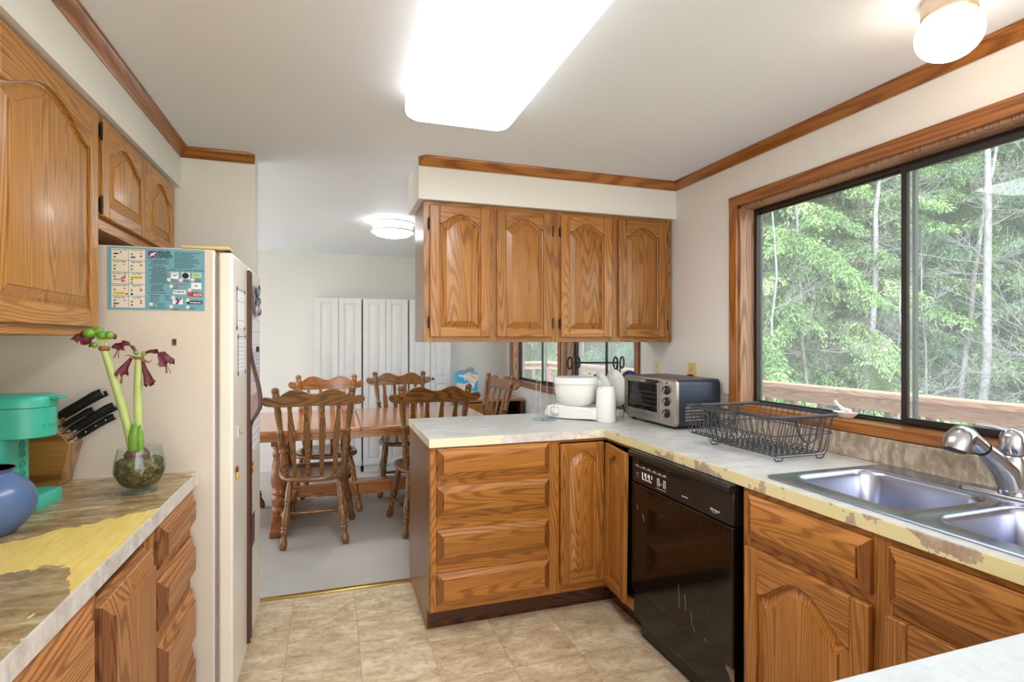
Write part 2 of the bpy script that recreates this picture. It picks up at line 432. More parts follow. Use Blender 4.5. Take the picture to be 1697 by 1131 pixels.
# ------------------------------------------------------------------ cabinet doors and drawers (local: x across, z up, front towards -y)
def arch_f(q):
    q = abs(q)
    return 0. if q > .93 else (.5*(1+cos(pi*q/.93)))**.68
def cath_door(parent, w, h, loc, mats, rotz=0, A=.05, s=.052, top=.042, rail=.046, hinge=None, t=.02, tilt=0.):
    V, H = mats
    N = 22; hw = (w-2*s)/2; cx = w/2
    def ztop(x, ins):
        q = (x-cx)/max(hw-ins, 1e-4)
        return h-top-A*(1-arch_f(q))-ins
    mb = MB()
    mb.box(0, s, -t, 0, 0, h); mb.box(w-s, w, -t, 0, 0, h)
    mb.cur = 1
    mb.box(s, w-s, -t, 0, 0, rail)
    xs = [s+(w-2*s)*i/N for i in range(N+1)]
    mb.prism([(s, h), (w-s, h)]+[(x, ztop(x, 0)) for x in xs[::-1]], 'y', -t, 0)
    d = mb.build('door', [V, H], parent, loc, bevel=.004, seg=3, rot=(0, tilt, rotz))
    def contour(ins, y):
        xl, xr, zb = s+ins, w-s-ins, rail+ins
        pts = [(xl, y, zb), (xr, y, zb)]
        return pts+[(xr-(xr-xl)*i/N, y, ztop(xr-(xr-xl)*i/N, ins)) for i in range(N+1)]
    p = MB()
    p.rings([contour(0, -.002), contour(0, -.007), contour(.005, -.005), contour(.034, -.0165), contour(.0345, -.0195), contour(.036, -.020)], True, True)
    p.build('panel', V, d, smooth=28)
    if hinge:
        for z in (h*.11, h*.86):
            x = -.004 if hinge == 'l' else w+.004
            hb = MB()
            hb.turned((x, -t*.8, z-.03), (x, -t*.8, z+.03), [(0, .003), (.05, .0045), (.1, .0035), (.5, .0045), (.9, .0035), (.95, .0045), (1, .003)], 8)
            hb.box(x-.004, x+.004, -t*.7, 0, z-.022, z+.022)
            hb.build('hinge', BRONZE, d)
    return d
def slab(parent, name, w, h, loc, mat, rotz=0, b=.03):
    def r(i, y): return [(i, y, i), (w-i, y, i), (w-i, y, h-i), (i, y, h-i)]
    m = MB()
    m.rings([r(0, 0), r(0, -.009), r(.002, -.0115), r(b-.003, -.0225), r(b, -.0225), r(b+.0005, -.0285), r(b+.002, -.029)], True, True)
    E_ = WOAKE if mat in (WOAKH, WOAKV) else OAKE
    m.mi = [1 if i < 20 and i % 4 in (1, 3) else 0 for i in range(len(m.f))]
    return m.build(name, [mat, E_], parent, loc, rotz, smooth=12)
# ================================================================== SETTING
XL, XR, YB, YR, ZC = -1.085, 1.95, 6.2, -2.2, 2.31        # left wall, right wall, dining back wall, rear wall, ceiling
def wall_holes(name, fixed, a0, a1, axis, thick, holes, mat, z1=ZC):
    """upright wall along 'x' or 'y' with rectangular openings (a0,a1,z0,z1)"""
    mb = MB()
    cuts = sorted({a0, a1, *[h[0] for h in holes], *[h[1] for h in holes]})
    for p, q in zip(cuts, cuts[1:]):
        hs = sorted([(h[2], h[3]) for h in holes if h[0] <= p+1e-6 and h[1] >= q-1e-6])
        z = 0.
        for b, t in hs+[(z1, z1)]:
            if b-z > 1e-4:
                mb.box(*((p, q, fixed, fixed+thick) if axis == 'x' else (fixed, fixed+thick, p, q)), z, b)
            z = t
    return struct(mb.build(name, mat))
W1 = (.68, 2.266, 1.03, 2.05)            # kitchen window opening
W2, W3 = (4.56, 5.90, .915, 2.03), (3.24, 4.40, .915, 2.03)
wall_holes('wall_right', XR, YR-.14, YB+.14, 'y', .14, [W1, W3, W2], WALLM)
wall_holes('wall_back', YB, -3.4, XR, 'x', .14, [], WALLM)
wall_holes('wall_left', XL-.14, YR, 3.15, 'y', .14, [], WALLM)
wall_holes('wall_rear', YR-.14, -3.4, XR, 'x', .14, [(-1.0, 1.85, .05, 2.25)], WALLM)  # opening added in this unseen wall to let fill daylight in
wall_holes('wall_dining_left', -3.4, 3.03, YB, 'y', .14, [(3.35, 6.0, .05, 2.25)], WALLM)  # out of view; its opening is added for fill light in the dining room
wall_holes('wall_partition', 3.03, -3.4, -.37, 'x', .12, [], WALLM)
struct(MB().box(-1.225, XR+.14, YR-.14, 3.14, -.12, 0).build('floor', VINYL))
struct(MB().box(-3.4, XR+.14, 3.14, YB+.14, -.12, .004).build('floor_dining', CARPET))
struct(MB().box(-3.55, XR+.42, YR-.3, YB+.3, ZC, ZC+.16).build('ceiling', CEILM))
struct(MB().box(XL, -.70, YR, 3.03, 2.115, ZC).build('wall_soffit_left', SOFFM))
struct(MB().box(.418, XR, 2.79, 3.18, 2.095, ZC).build('wall_soffit_peninsula', SOFFM))
struct(MB().box(-.395, .431, 3.125, 3.16, 0, .009).build('trim_1', BRASS, bevel=.004))

def crown(name, p0, p1, inward, mat, m0=0, m1=0):
    """sprung wooden crown strip from p0 to p1 (xy, on the wall face), projecting along inward"""
    p0, p1, n = Vector((*p0, 0)), Vector((*p1, 0)), Vector((*inward, 0)); d = (p1-p0).normalized()
    prof = [(0, -.046), (.005, -.049), (.009, -.042), (.02, -.03), (.031, -.013), (.036, -.006), (.036, 0), (0, 0)]
    mb = MB()
    mb.rings([[tuple(p0+n*a+d*(a*m0)+Vector((0, 0, ZC+b))) for a, b in prof], [tuple(p1+n*a-d*(a*m1)+Vector((0, 0, ZC+b))) for a, b in prof]])
    return struct(mb.build(name, mat, smooth=50))
crown('trim_2', (-.70, YR), (-.70, 3.03), (1, 0), TRIMY, 0, 1)
crown('trim_3', (-.70, 3.03), (-.37, 3.03), (0, -1), TRIMX, 1, .9)
crown('trim_4', (.418, 2.79), (XR, 2.79), (0, -1), TRIMX, .9, 1)
crown('trim_5', (XR, 2.79), (XR, YR), (-1, 0), TRIMY, 1, 0)

def window(name, w, depth, cas, split, sashes, sill, ext_cas=.045, pane=PANE):
    """timber reveal and casing in wall_right with an aluminium slider; parts are children"""
    y0, y1, z0, z1 = w
    X0 = XR
    root = MB()
    # reveal boards
    root.box(X0+.002, X0+.14, y0, y0+.015, z0, z1); root.box(X0+.002, X0+.14, y1-.015, y1, z0, z1)
    root.box(X0+.002, X0+.14, y0, y1, z1-.015, z1); root.box(X0+.002, X0+.14, y0, y1, z0, z0+.015)
    o = struct(root.build(name, wood(name+'_reveal', 2, L(176, 138, 112), L(160, 120, 96), L(128, 88, 66), rough=.5, coat=.1)))
    c = MB(); t = .016
    c.box(X0-t, X0, y0-cas, y0+.004, z0, z1+cas); c.box(X0-t, X0, y1-.004, y1+cas, z0, z1+cas)
    c.build('casing', TRIMZ, o, bevel=.003)
    MB().box(X0-t-.001, X0, y0-cas-.001, y1+cas+.001, z1-.004, z1+cas+.001).build('head_casing', TRIMY, o, bevel=.003)
    s = MB().box(X0-sill, X0+.13, y0-cas, y1+cas, z0-.02, z0+.022)
    if sill < .02: s = MB().box(X0-sill-.004, X0+.13, y0-cas, y1+cas, z0-.04, z0+.018)
    s.build('sill', TRIMY, o, bevel=.004)
    fx0, fx1 = X0+depth, X0+depth+.04
    f = MB(); b = .022
    f.box(fx0, fx1, y0+.012, y0+.012+b, z0+.02, z1-.012); f.box(fx0, fx1, y1-.012-b, y1-.012, z0+.02, z1-.012)
    f.box(fx0, fx1, y0+.012+b, y1-.012-b, z1-.012-b, z1-.012); f.box(fx0, fx1, y0+.012+b, y1-.012-b, z0+.02, z0+.031)
    f.build('window_frame', WINM, o, bevel=.002)
    for k, (a, q, xo) in enumerate(sashes):
        m = MB(); r = .022 if k == 0 else .012; zb, zt = (z0+.03 if k == 0 else z0+.026), z1-.03
        m.box(fx0+xo, fx0+xo+.018, a, a+r, zb, zt); m.box(fx0+xo, fx0+xo+.018, q-r, q, zb, zt)
        m.box(fx0+xo, fx0+xo+.018, a+r, q-r, zb, zb+r); m.box(fx0+xo, fx0+xo+.018, a+r, q-r, zt-r, zt)
        sa = m.build('sash', WINM, o, bevel=.002)
        MB().box(fx0+xo+.007, fx0+xo+.011, a+r*.6, q-r*.6, zb+r*.6, zt-r*.6).build('pane', pane, sa)
    return o
window('window_1', W1, .085, .05, 1.47, [(.70, 1.49, -.008), (1.455, 2.246, .018)], .022)
window('window_2', W2, .075, .06, 5.14, [(4.585, 5.17, -.006), (5.13, 5.875, .018)], .012, pane=PANEH)
window('window_3', W3, .075, .05, 3.78, [(3.262, 3.81, -.006), (3.77, 4.378, .018)], .012, pane=PANEH)

# ================================================================== CABINETS
def carcass(parent, w, d, z0, z1, stiles, rails, mats, toe=True, name="face_frame", side=None, top=True):
    V, H = mats; mb = MB(); t = .016
    for a, b in stiles: mb.box(a, b, 0, .019, z0, z1)
    mb.cur = 1
    for a, b, p, q in rails: mb.box(p, q, .0005, .0185, a, b)
    ff = mb.build(name, [V, H], parent, bevel=.0015)
    bx = MB()
    bx.box(0, t, .0195, d, z0, z1); bx.box(w-t, w, .0195, d, z0, z1); bx.box(t, w-t, d-.01, d, z0, z1)
    bx.box(t, w-t, .0195, d-.01, z0, z0+t)
    if top: bx.box(t, w-t, .0195, d-.01, z1-t, z1)
    bx.build('carcass', side or V, parent)
    if toe: MB().box(0, w, .065, .08, .001, z0).build('toe_kick', DARKW, parent)
    return ff

# left wall cabinets
k = thing('wall_cabinet', 'large light oak wall cabinet hanging above the blue vase and teal coffee maker', 'cabinet', (-.73, .55, 0), pi/2)
carcass(k, 1.55, .345, 1.385, 2.113, [(0, .05), (.88, .93), (1.505, 1.55)], [(1.385, 1.425, .05, 1.505), (2.08, 2.113, .05, 1.505)], (LOAKV, LOAKH), False)
cath_door(k, .60, .685, (.925, 0, 1.412), (LOAKV, LOAKH), A=.075, s=.055, top=.055, rail=.055)
cath_door(k, .86, .685, (.04, 0, 1.412), (LOAKV, LOAKH), A=.075, s=.055, top=.055, rail=.055)
k = thing('wall_cabinet', 'short oak wall cabinet hanging above the refrigerator', 'cabinet', (-.73, 2.102, 0), pi/2)
carcass(k, .925, .345, 1.738, 2.113, [(0, .035), (.43, .47), (.865, .925)], [(1.738, 1.785, .035, .865), (2.09, 2.113, .035, .865)], (LOAKV, LOAKH), False)
cath_door(k, .435, .322, (.012, 0, 1.777), (LOAKV, LOAKH), A=.055, s=.055, top=.045, rail=.045, hinge='l')
cath_door(k, .40, .322, (.456, 0, 1.777), (LOAKV, LOAKH), A=.055, s=.055, top=.045, rail=.045)

# peninsula wall cabinet
k = thing('wall_cabinet', 'four-door oak wall cabinet hanging under the soffit above the peninsula', 'cabinet', (.448, 2.82, 0))
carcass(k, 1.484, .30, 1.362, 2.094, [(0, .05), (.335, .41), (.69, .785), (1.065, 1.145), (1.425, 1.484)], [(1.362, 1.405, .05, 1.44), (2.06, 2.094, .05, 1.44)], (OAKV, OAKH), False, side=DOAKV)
for x, w, hg in ((.03, .323, 'l'), (.390, .320, 'r'), (.764, .318, 'l'), (1.125, .322, 'r')):
    cath_door(k, w, .682, (x, 0, 1.390), (OAKV, OAKH), A=.052, hinge=hg)

# left base cabinets (front plane x = -.465, facing +x)
BZ0, BZ1 = .1, .874
k = thing('base_cabinet', 'worn oak drawer cabinet beside the refrigerator under the peeling countertop', 'cabinet', (-.466, 1.712, 0), pi/2)
carcass(k, .43, .60, BZ0, BZ1, [(0, .03), (.40, .43)], [(.1, .125, .03, .40), (.325, .34, .03, .40), (.52, .565, .03, .40), (.70, .735, .03, .40), (.855, BZ1, .03, .40)], (WOAKV, WOAKH))
for z0, z1 in ((.735, .858), (.566, .702), (.342, .522), (.118, .325)):
    slab(k, 'drawer', .382, z1-z0, (.024, 0, z0), WOAKH)
k = thing('base_cabinet', 'worn oak base cabinet with an empty drawer opening above its door', 'cabinet', (-.466, 1.318, 0), pi/2)
carcass(k, .394, .60, BZ0, BZ1, [(0, .03), (.345, .394)], [(.1, .125, .03, .345), (.80, .828, .03, .345), (.866, BZ1, .03, .345)], (WOAKV, WOAKH))
slab(k, 'door', .345, .70, (.022, 0, .115), WOAKV, b=.034)
k = thing('base_cabinet', 'worn oak base cabinet below the blue vase, nearest along that wall', 'cabinet', (-.466, .62, 0), pi/2)
carcass(k, .698, .60, BZ0, BZ1, [(0, .03), (.668, .698)], [(.1, .125, .03, .668), (.866, BZ1, .03, .668)], (WOAKV, WOAKH))
slab(k, 'door', .66, .75, (.02, 0, .115), WOAKH, b=.04)

# left worktop
k = MB().box(XL+.002, -.446, .60, 2.15, .876, .914).build('countertop', COUNTL)
tag(k, 'tan countertop with peeling yellow patches under the vase and plant', 'countertop')
MB().box(-.446, -.4405, .60, 2.15, .8745, .9138).build('edge_band', EDGEL, k)
MB().box(-1.08, -.446, 2.15, 2.1535, .876, .914).build('edge_band', EDGEL, k)

# peninsula drawers (faces the camera, -y)
k = thing('base_cabinet', 'oak base cabinet with four wide drawers at the peninsula end', 'cabinet', (.432, 2.522, 0))
carcass(k, .636, .66, .105, BZ1, [(0, .03), (.588, .636)], [(.105, .135, .03, .588), (.286, .34, .03, .588), (.486, .546, .03, .588), (.688, .724, .03, .588), (.862, BZ1, .03, .588)], (OAKV, OAKH))
for z0, z1 in ((.722, .866), (.543, .690), (.337, .488), (.133, .287)):
    slab(k, 'drawer', .562, z1-z0, (.028, 0, z0), OAKH)
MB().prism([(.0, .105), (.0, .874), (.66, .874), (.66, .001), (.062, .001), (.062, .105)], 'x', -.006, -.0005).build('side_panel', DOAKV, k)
# corner unit with folding doors
k = thing('base_cabinet', 'oak corner cabinet with folding doors between drawers and dishwasher', 'cabinet', (1.068, 2.522, 0))
mb = MB()
mb.box(.0005, .012, .0, .019, .105, BZ1); mb.cur = 1
mb.box(.012, .268, .0005, .0185, .105, .148); mb.box(.012, .268, .0005, .0185, .858, BZ1)
mb.cur = 2
mb.box(.2685, .287, -.305, .018, .105, .148); mb.box(.2685, .287, -.305, .018, .858, BZ1)
mb.build('face_frame', [OAKV, OAKH, OAKY], k, bevel=.0015)
mb = MB(); mb.box(.001, .87, .62, .635, .105, BZ1); mb.box(.85, .865, -.305, .62, .105, BZ1); mb.box(.001, .016, .0195, .62, .105, BZ1)
mb.prism([(.02, .02), (.289, .02), (.289, -.303), (.849, -.303), (.849, .619), (.02, .619)], 'z', .12, .13)
mb.prism([(.02, .10), (.36, .10), (.36, -.303), (.849, -.303), (.849, .619), (.02, .619)], 'z', .45, .465)
mb.build('carcass', DARKW, k)
mb = MB(); mb.box(0, .33, .065, .08, .001, .105); mb.box(.335, .35, -.305, .065, .001, .105); mb.build('toe_kick', DARKW, k)
cath_door(k, .240, .704, (.013, -.001, .15), (OAKV, OAKH), A=.04, s=.045)
cath_door(k, .245, .704, (.2655, -.024, .15), (OAKV, OAKH), rotz=-pi/2-.10, A=.04, s=.045, tilt=.03)

# sink run
k = thing('base_cabinet', 'oak sink base cabinet with arched doors below the steel sink', 'cabinet', (1.335, 1.524, 0), -pi/2)
carcass(k, .964, .61, BZ0, BZ1, [(0, .03), (.468, .525), (.93, .964)], [(.1, .13, .03, .93), (.68, .714, .03, .93), (.854, BZ1, .03, .93)], (OAKV, OAKH), top=False)
slab(k, 'drawer', .44, .142, (.032, 0, .712), OAKH)
slab(k, 'drawer', .43, .142, (.519, 0, .712), OAKH)
cath_door(k, .448, .56, (.024, 0, .122), (OAKV, OAKH), A=.09, s=.055, top=.05, hinge='l')
cath_door(k, .432, .56, (.516, 0, .122), (OAKV, OAKH), A=.09, s=.055, top=.05, hinge='r')

# L-shaped worktop with the sink hole
mb = MB(); Z0, Z1 = .876, .914
CX0 = 1.3305
SX0, SX1, SY0, SY1 = 1.40, 1.86, .68, 1.435
mb.box(.431, XR-.002, 2.5135, 3.212, Z0, Z1)
mb.box(CX0, XR-.002, SY1, 2.5135, Z0, Z1); mb.box(CX0, XR-.002, .563, SY0, Z0, Z1)
mb.box(CX0, SX0, SY0, SY1, Z0, Z1); mb.box(SX1, XR-.002, SY0, SY1, Z0, Z1)
k = mb.build('countertop', COUNTR)
tag(k, 'grey mottled countertop running from the peninsula around the corner to the sink', 'countertop')
e = MB().box(.4245, CX0, 2.507, 2.513, .8735, .9137); e.box(.4245, .4305, 2.513, 3.212, .8735, .9137); e.box(.431, XR-.002, 3.212, 3.217, .8735, .9137)
e.build('edge_band', EDGEP, k, bevel=.001)
MB().box(CX0-.0065, CX0-.0005, .563, 2.507, .8735, .9137).build('edge_band', EDGER, k, bevel=.001)
s = MB().box(1.925, 1.948, .563, 2.32, .9145, 1.008); s.box(1.925, 1.948, 2.32, 3.18, .9145, 1.088)
s.build('backsplash', SPLASH, k, bevel=.003)
MB().box(1.922, 1.948, 2.32, 3.18, 1.0885, 1.095).build('cap_strip', GREYP, k)

# near worktop at the frame corner
k = thing('kitchen_counter', 'white speckled counter in the near corner beside the sink cabinet', 'countertop', (1.2, .26, 0))
t = MB().box(-.66, .748, -.28, .297, .874, .916).build('worktop', WHITEC, k, bevel=.003)
mb = MB()
rs = random.Random(3)
for i in range(70):
    x, y = rs.uniform(-.6, .7), rs.uniform(-.2, .28)
    a = rs.uniform(.002, .009)
    mb.ell((x, y, .9162), (a, a*rs.uniform(.2, .5), .0003), 6, 3, Matrix.Identity(4))
mb.build('worn_marks', GREYP, t)
mb = MB().box(-.63, .745, -.26, .27, .1, .873); mb.box(-.60, .745, -.22, .22, .001, .1); mb.build('cabinet_body', OAKV, k)

# ================================================================== DISHWASHER
k = thing('dishwasher', 'black built-in dishwasher under the countertop beside the corner cabinet', 'dishwasher', (1.335, 2.214, 0), -pi/2)
W = .668
MB().box(.004, W+.012, .02, .57, .02, .868).build('tub', BLACK, k)
MB().box(0, W, -.028, .018, .235, .724).build('door', BLACKG, k, bevel=.004)
p = MB(); p.box(0, W, -.024, .018, .727, .842)
p = p.build('control_panel', BLACK, k, bevel=.003)
MB().prism([(-.034, .838), (-.046, .850), (-.046, .866), (-.038, .872), (.018, .872), (.018, .838)], 'x', 0, W).build('handle_lip', BLACK, k, bevel=.003)
mb = MB(); mb.box(.06, .26, -.0246, -.0236, .815, .834); mb.box(.29, .40, -.0246, -.0236, .815, .834); mb.build('grip_recess', BLACKM, p)
mb = MB()
F = lambda x, z: at_face(x, -.0245, z)
mb.box(.03, .27, -.0245, -.0238, .8015, .8025)
for x0 in (.035, .09, .13, .175, .215, .25): mb.box(x0, x0+.018, -.0246, -.0238, .806, .8085)
mb.box(.04, .058, -.0245, -.0238, .772, .773); mb.box(.04, .0405, -.0245, -.0238, .75, .772); mb.box(.058, .0585, -.0245, -.0238, .75, .772)
for x0 in (.085, .112, .140): mb.box(x0, x0+.022, -.0246, -.0238, .752, .757); mb.box(x0, x0+.008, -.0246, -.0238, .757, .784); mb.box(x0+.02, x0+.026, -.0246, -.0238, .768, .784)
for x0 in (.205, .250): mb.box(x0, x0+.004, -.0246, -.0238, .752, .784); mb.box(x0+.012, x0+.016, -.0246, -.0238, .752, .784); mb.box(x0, x0+.016, -.0246, -.0238, .782, .786)
mb.box(.22, .24, -.0246, -.0238, .763, .765); mb.box(.195, .27, -.0246, -.0238, .742, .7432)
text_into(mb, 'Quiet Wash', .008, F(.375, .757), shear=.3)
text_into(mb, 'Whirlpool', .0125, F(.545, .757), shear=.35)
mb.tube([(.57+.017*cos(a), -.0243, .753+.006*sin(a)) for a in np.linspace(-2.6, 1.4, 16)], .0005, 5)
mb.build('lettering', PAPER, p)
MB().box(.003, W-.003, -.018, .02, .105, .229).build('kick_panel', BLACKG, k, bevel=.003)
MB().box(.004, W-.004, .03, .05, .004, .105).build('toe_panel', BLACKM, k)
mb = MB(); rs = random.Random(5)
for i in range(46):
    x, z = rs.uniform(.03, W-.03), rs.uniform(.25, .71); a = rs.uniform(.0004, .0012)
    mb.ell((x, -.0281, z), (a, .0004, a*rs.choice([1, 1, 1.5, 2.5])), 6, 4)
for x, z, l in ((.10, .60, .03), (.44, .33, .05), (.455, .28, .02), (.40, .38, .06), (.36, .40, .09), (.05, .63, .02), (.52, .27, .01)):
    mb.tube([(x, -.0282, z), (x+.004, -.0283, z-l*.5), (x+.006, -.0282, z-l)], .0009, 5)
mb.build('scuffs', GREYP, k)
mb = MB(); mb.prism([(W-.045, .235), (W-.002, .245), (W-.002, .19), (W-.02, .185), (W-.028, .205), (W-.045, .212)], 'y', -.0195, -.018); mb.build('bare_bracket', plain('rusty_steel', L(122, 104, 88), .7, var=.3, scale=60), k)
# ================================================================== SINK, TAP, RACK
def rrect(x0, x1, y0, y1, r, z, n=6):
    pts = []
    for cx, cy, a in ((x1-r, y0+r, -pi/2), (x1-r, y1-r, 0), (x0+r, y1-r, pi/2), (x0+r, y0+r, pi)):
        pts += [(cx+r*cos(a+pi/2*i/n), cy+r*sin(a+pi/2*i/n), z) for i in range(n+1)]
    return pts
k = thing('kitchen_sink', 'double bowl stainless steel sink set in the grey countertop under the window', 'sink', (0, 0, 0))
mb = MB()
for (cy0, cy1, by0, by1) in ((1.0075, 1.462, 1.035, 1.432), (.652, 1.0075, .682, .985)):
    R = [rrect(1.372, 1.889, cy0, cy1, .0005, .9215)]
    for ins, z, r in ((-.004, .9215, .075), (0, .9205, .072), (.006, .914, .066), (.010, .90, .062), (.02, .79, .055), (.028, .762, .05), (.05, .748, .035), (.10, .744, .02)):
        R.append(rrect(1.425+ins, 1.785-ins, by0+ins, by1-ins, r, z))
    mb.rings(R, False, True)
mb.build('basin', STEEL, k, smooth=60)
mb = MB(); mb.tube(rrect(1.372, 1.889, .652, 1.462, .03, .9175), .0065, 8, True, (.7, 1)); mb.build('rolled_rim', STEEL, k)
for y in (1.233, .833):
    MB().lathe([(.045, .7445), (.045, .7475), (.036, .748), (.03, .7455), (0, .7455)], 24, Matrix.Translation((1.605, y, 0))).build('drain', CHROME, k)

k = thing('kitchen_tap', 'chrome pull-out tap standing on its oval plate behind the sink divider', 'tap', (1.838, 1.03, .9222))
MB().rings([rrect(-.031, .031, -.135, .135, .0305, z) for z in (0, .006)]+[rrect(-.026, .026, -.13, .13, .0255, .011)], True, True).build('deck_plate', CHROME, k, smooth=50)
MB().lathe([(.034, .011), (.034, .022), (.031, .026), (.0305, .09), (.029, .118), (.027, .121)], 28).build('body', CHROME, k)
mb = MB()
mb.tube([(-.004, 0, .03), (-.03, 0, .075), (-.075, 0, .115), (-.125, 0, .148)], [.029, .031, .026, .0215], 18)
mb.build('spout', CHROME, k, smooth=60)
MB().tube([(-.1235, 0, .147), (-.129, 0, .1507)], .0222, 18).build('seal_ring', BLACKM, k)
mb = MB(); mb.tube([(-.129, 0, .1507), (-.165, 0, .174), (-.188, 0, .186), (-.206, 0, .187), (-.222, 0, .176), (-.232, 0, .16), (-.236, 0, .15)], [.021, .0215, .026, .031, .033, .031, .029], 20)
h = mb.build('spray_head', CHROME, k, smooth=60)
mb = MB(); mb.tube([(-.236, 0, .1505), (-.2372, 0, .1475)], [.0265, .0255], 18); mb.build('nozzle', BLACK, h)
mb = MB(); mb.lathe([(.027, .1225), (.0305, .127), (.0305, .155), (.029, .175), (.022, .19), (.010, .1965), (0, .198)], 26); mb.build('handle', CHROME, k, smooth=60)
mb = MB(); mb.tube([(.004, 0, .186), (-.028, .03, .199), (-.05, .052, .203), (-.06, .06, .203)], [.016, .0105, .009, .006], 12, flat=(.55, 1)); mb.build('lever', CHROME, k, smooth=60)

k = thing('dish_rack', 'empty grey wire dish rack on the countertop below the window', 'dish rack', (0, 0, .9145))
RX0, RX1, RY0, RY1 = 1.53, 1.85, 1.59, 2.03
mb = MB(); mb.tube(rrect(RX0, RX1, RY0, RY1, .03, .170), .0075, 8, True, (1, .28)); mb.build('rim', WIRE, k)
mb = MB(); bz = .016; wr = .0019
def uwire(p_top0, p_b0, p_b1, p_top1):
    a, b, c, d = map(Vector, (p_top0, p_b0, p_b1, p_top1))
    def near(p, q, r): return p+(q-p).normalized()*r
    mb.tube([a, near(b, a, .018), b+((a-b).normalized()+(c-b).normalized())*.005, near(b, c, .018), near(c, b, .018), c+((d-c).normalized()+(b-c).normalized())*.005, near(c, d, .018), d], wr, 6)
for i in range(13):
    y = 1.625+i*(2.0-1.625)/12
    uwire((RX0, y, .168), (1.565, y, bz), (1.815, y, bz), (RX1, y, .168))
for i in range(9):
    x = 1.575+i*(1.805-1.575)/8
    uwire((x, RY0, .168), (x, 1.63, bz+.004), (x, 1.995, bz+.004), (x, RY1, .168))
mb.tube(rrect(1.542, 1.838, 1.604, 2.018, .03, .10), wr*1.2, 6, True)
for x in (1.64, 1.745):
    for i in range(14):
        y = 1.645+i*.026
        mb.tube([(x, y, bz+.004)]+[(x, y+.013-.013*cos(a), bz+.004+.028*sin(a)) for a in np.linspace(.3, pi-.3, 5)]+[(x, y+.026, bz+.004)], wr*.9, 5)
mb.build('wire_basket', WIRE, k)
for x in (1.59, 1.79):
    for y in (1.632, 1.993):
        MB().tube([(x-.022, y, bz), (x-.016, y, .004), (x-.008, y, .0022), (x+.008, y, .0022), (x+.016, y, .004), (x+.022, y, bz)], .0024, 6).build('foot', WIRE, k)
for y in (RY0-.004, RY1+.004):
    MB().tube([(1.69+.062*cos(a), y, .164+.09*sin(a)) for a in np.linspace(-pi, 0, 15)], .0042, 8).build('handle', WIRE, k)
b = MB()
b.tube(rrect(1.485, 1.558, 1.79, 2.055, .012, .168), .0055, 6, True, (1, .3))
for z in (.13, .09, .05): b.tube(rrect(1.492+(.168-z)*.08, 1.552-(.168-z)*.05, 1.80, 2.045, .012, z), wr, 5, True)
for i in range(10):
    y = 1.805+i*.0265
    b.tube([(1.485, y, .168), (1.497, y, .052), (1.545, y, .052), (1.557, y, .168)], wr, 5)
for x in (1.51, 1.53): b.tube([(x, 1.79, .168), (x, 1.803, .052), (x, 2.042, .052), (x, 2.055, .168)], wr, 5)
b.build('utensil_basket', WIRE, k)

k = thing('soap_dish', 'small white dish with a scrub brush on the window sill', 'soap dish', (2.0, 1.70, 1.0525))
MB().lathe([(.026, .0), (.03, .002), (.05, .02), (.054, .024), (.05, .0235), (.028, .006), (0, .006)], 24, None, .62, 1).build('dish', WHITE, k)
k2 = thing('scrub_brush', 'small white scrub brush lying across the white dish on the sill', 'brush', (2.0, 1.70, 1.0775))
mb = MB(); mb.tube([(0, -.022, .006), (0, .012, .01), (0, .038, .027), (0, .05, .04)], [.009, .008, .006, .007], 8); mb.build('handle', WHITE, k2)

# ================================================================== THINGS ON THE RIGHT WORKTOP
k = thing('toaster_oven', 'silver and black toaster oven on the countertop under the wall outlets', 'toaster oven', (1.655, 2.87, .9145), -pi/2)
W, D, Hh = .51, .262, .256
SILV = plain('satin_silver_panel', L(176, 168, 160), .32, .85, var=.04)
DKSH = plain('dark_blue_steel_shell', L(52, 58, 72), .28, .55, var=.12, scale=14)
TOPB = plain('baked_brown_top', L(104, 90, 80), .4, .5, var=.25, scale=12)
mb = MB(); mb.rings([[(x, y, z) for x, z, y in [(px, pz, yy) for px, pz in [(q[0], q[1]) for q in rrect(0, W, .016, Hh, .026, 0)]]] for yy in (.012, D)], True, True)
mb.build('shell', DKSH, k, smooth=40)
MB().box(.03, W-.03, .03, D-.01, Hh-.001, Hh+.0012).build('top_plate', TOPB, k)
mb = MB(); R0 = [(p[0], 0, p[1]) for p in rrect(0, W, .016, Hh, .026, 0)]
mb.rings([[(x, .0115, z) for x, _, z in R0], [(x, -.004, z) for x, _, z in R0], [(W/2+(x-W/2)*.985, -.008, .136+(z-.136)*.97) for x, _, z in R0]], True, True)
mb.build('front_panel', SILV, k, smooth=40)
d = MB(); d.box(.035, .362, -.014, -.0075, .04, .072); d.box(.035, .045, -.014, -.0075, .072, .222); d.box(.352, .362, -.014, -.0075, .072, .222); d.box(.035, .362, -.014, -.0075, .222, .232)
d = d.build('door', SILV, k, bevel=.0015)
MB().box(.045, .352, -.0125, -.0095, .072, .222).build('glass', BLACKG, d)
mb = MB(); 
for z in (.10, .125, .15, .175): mb.box(.06, .34, -.0131, -.0127, z, z+.0016)
mb.build('oven_racks', plain('dim_rack_wire', L(96, 92, 88), .5), d)
h = MB().turned((.05, -.034, .238), (.285, -.034, .238), [(0, .006), (.02, .0085), (.98, .0085), (1, .006)], 12)
for x in (.06, .28): h.box(x-.006, x+.006, -.034, -.008, .231, .244)
h.build('handle', SILV, d)
MB().box(.286, .352, -.046, -.008, .226, .246).build('thumb_grip', BLACK, d, bevel=.005)
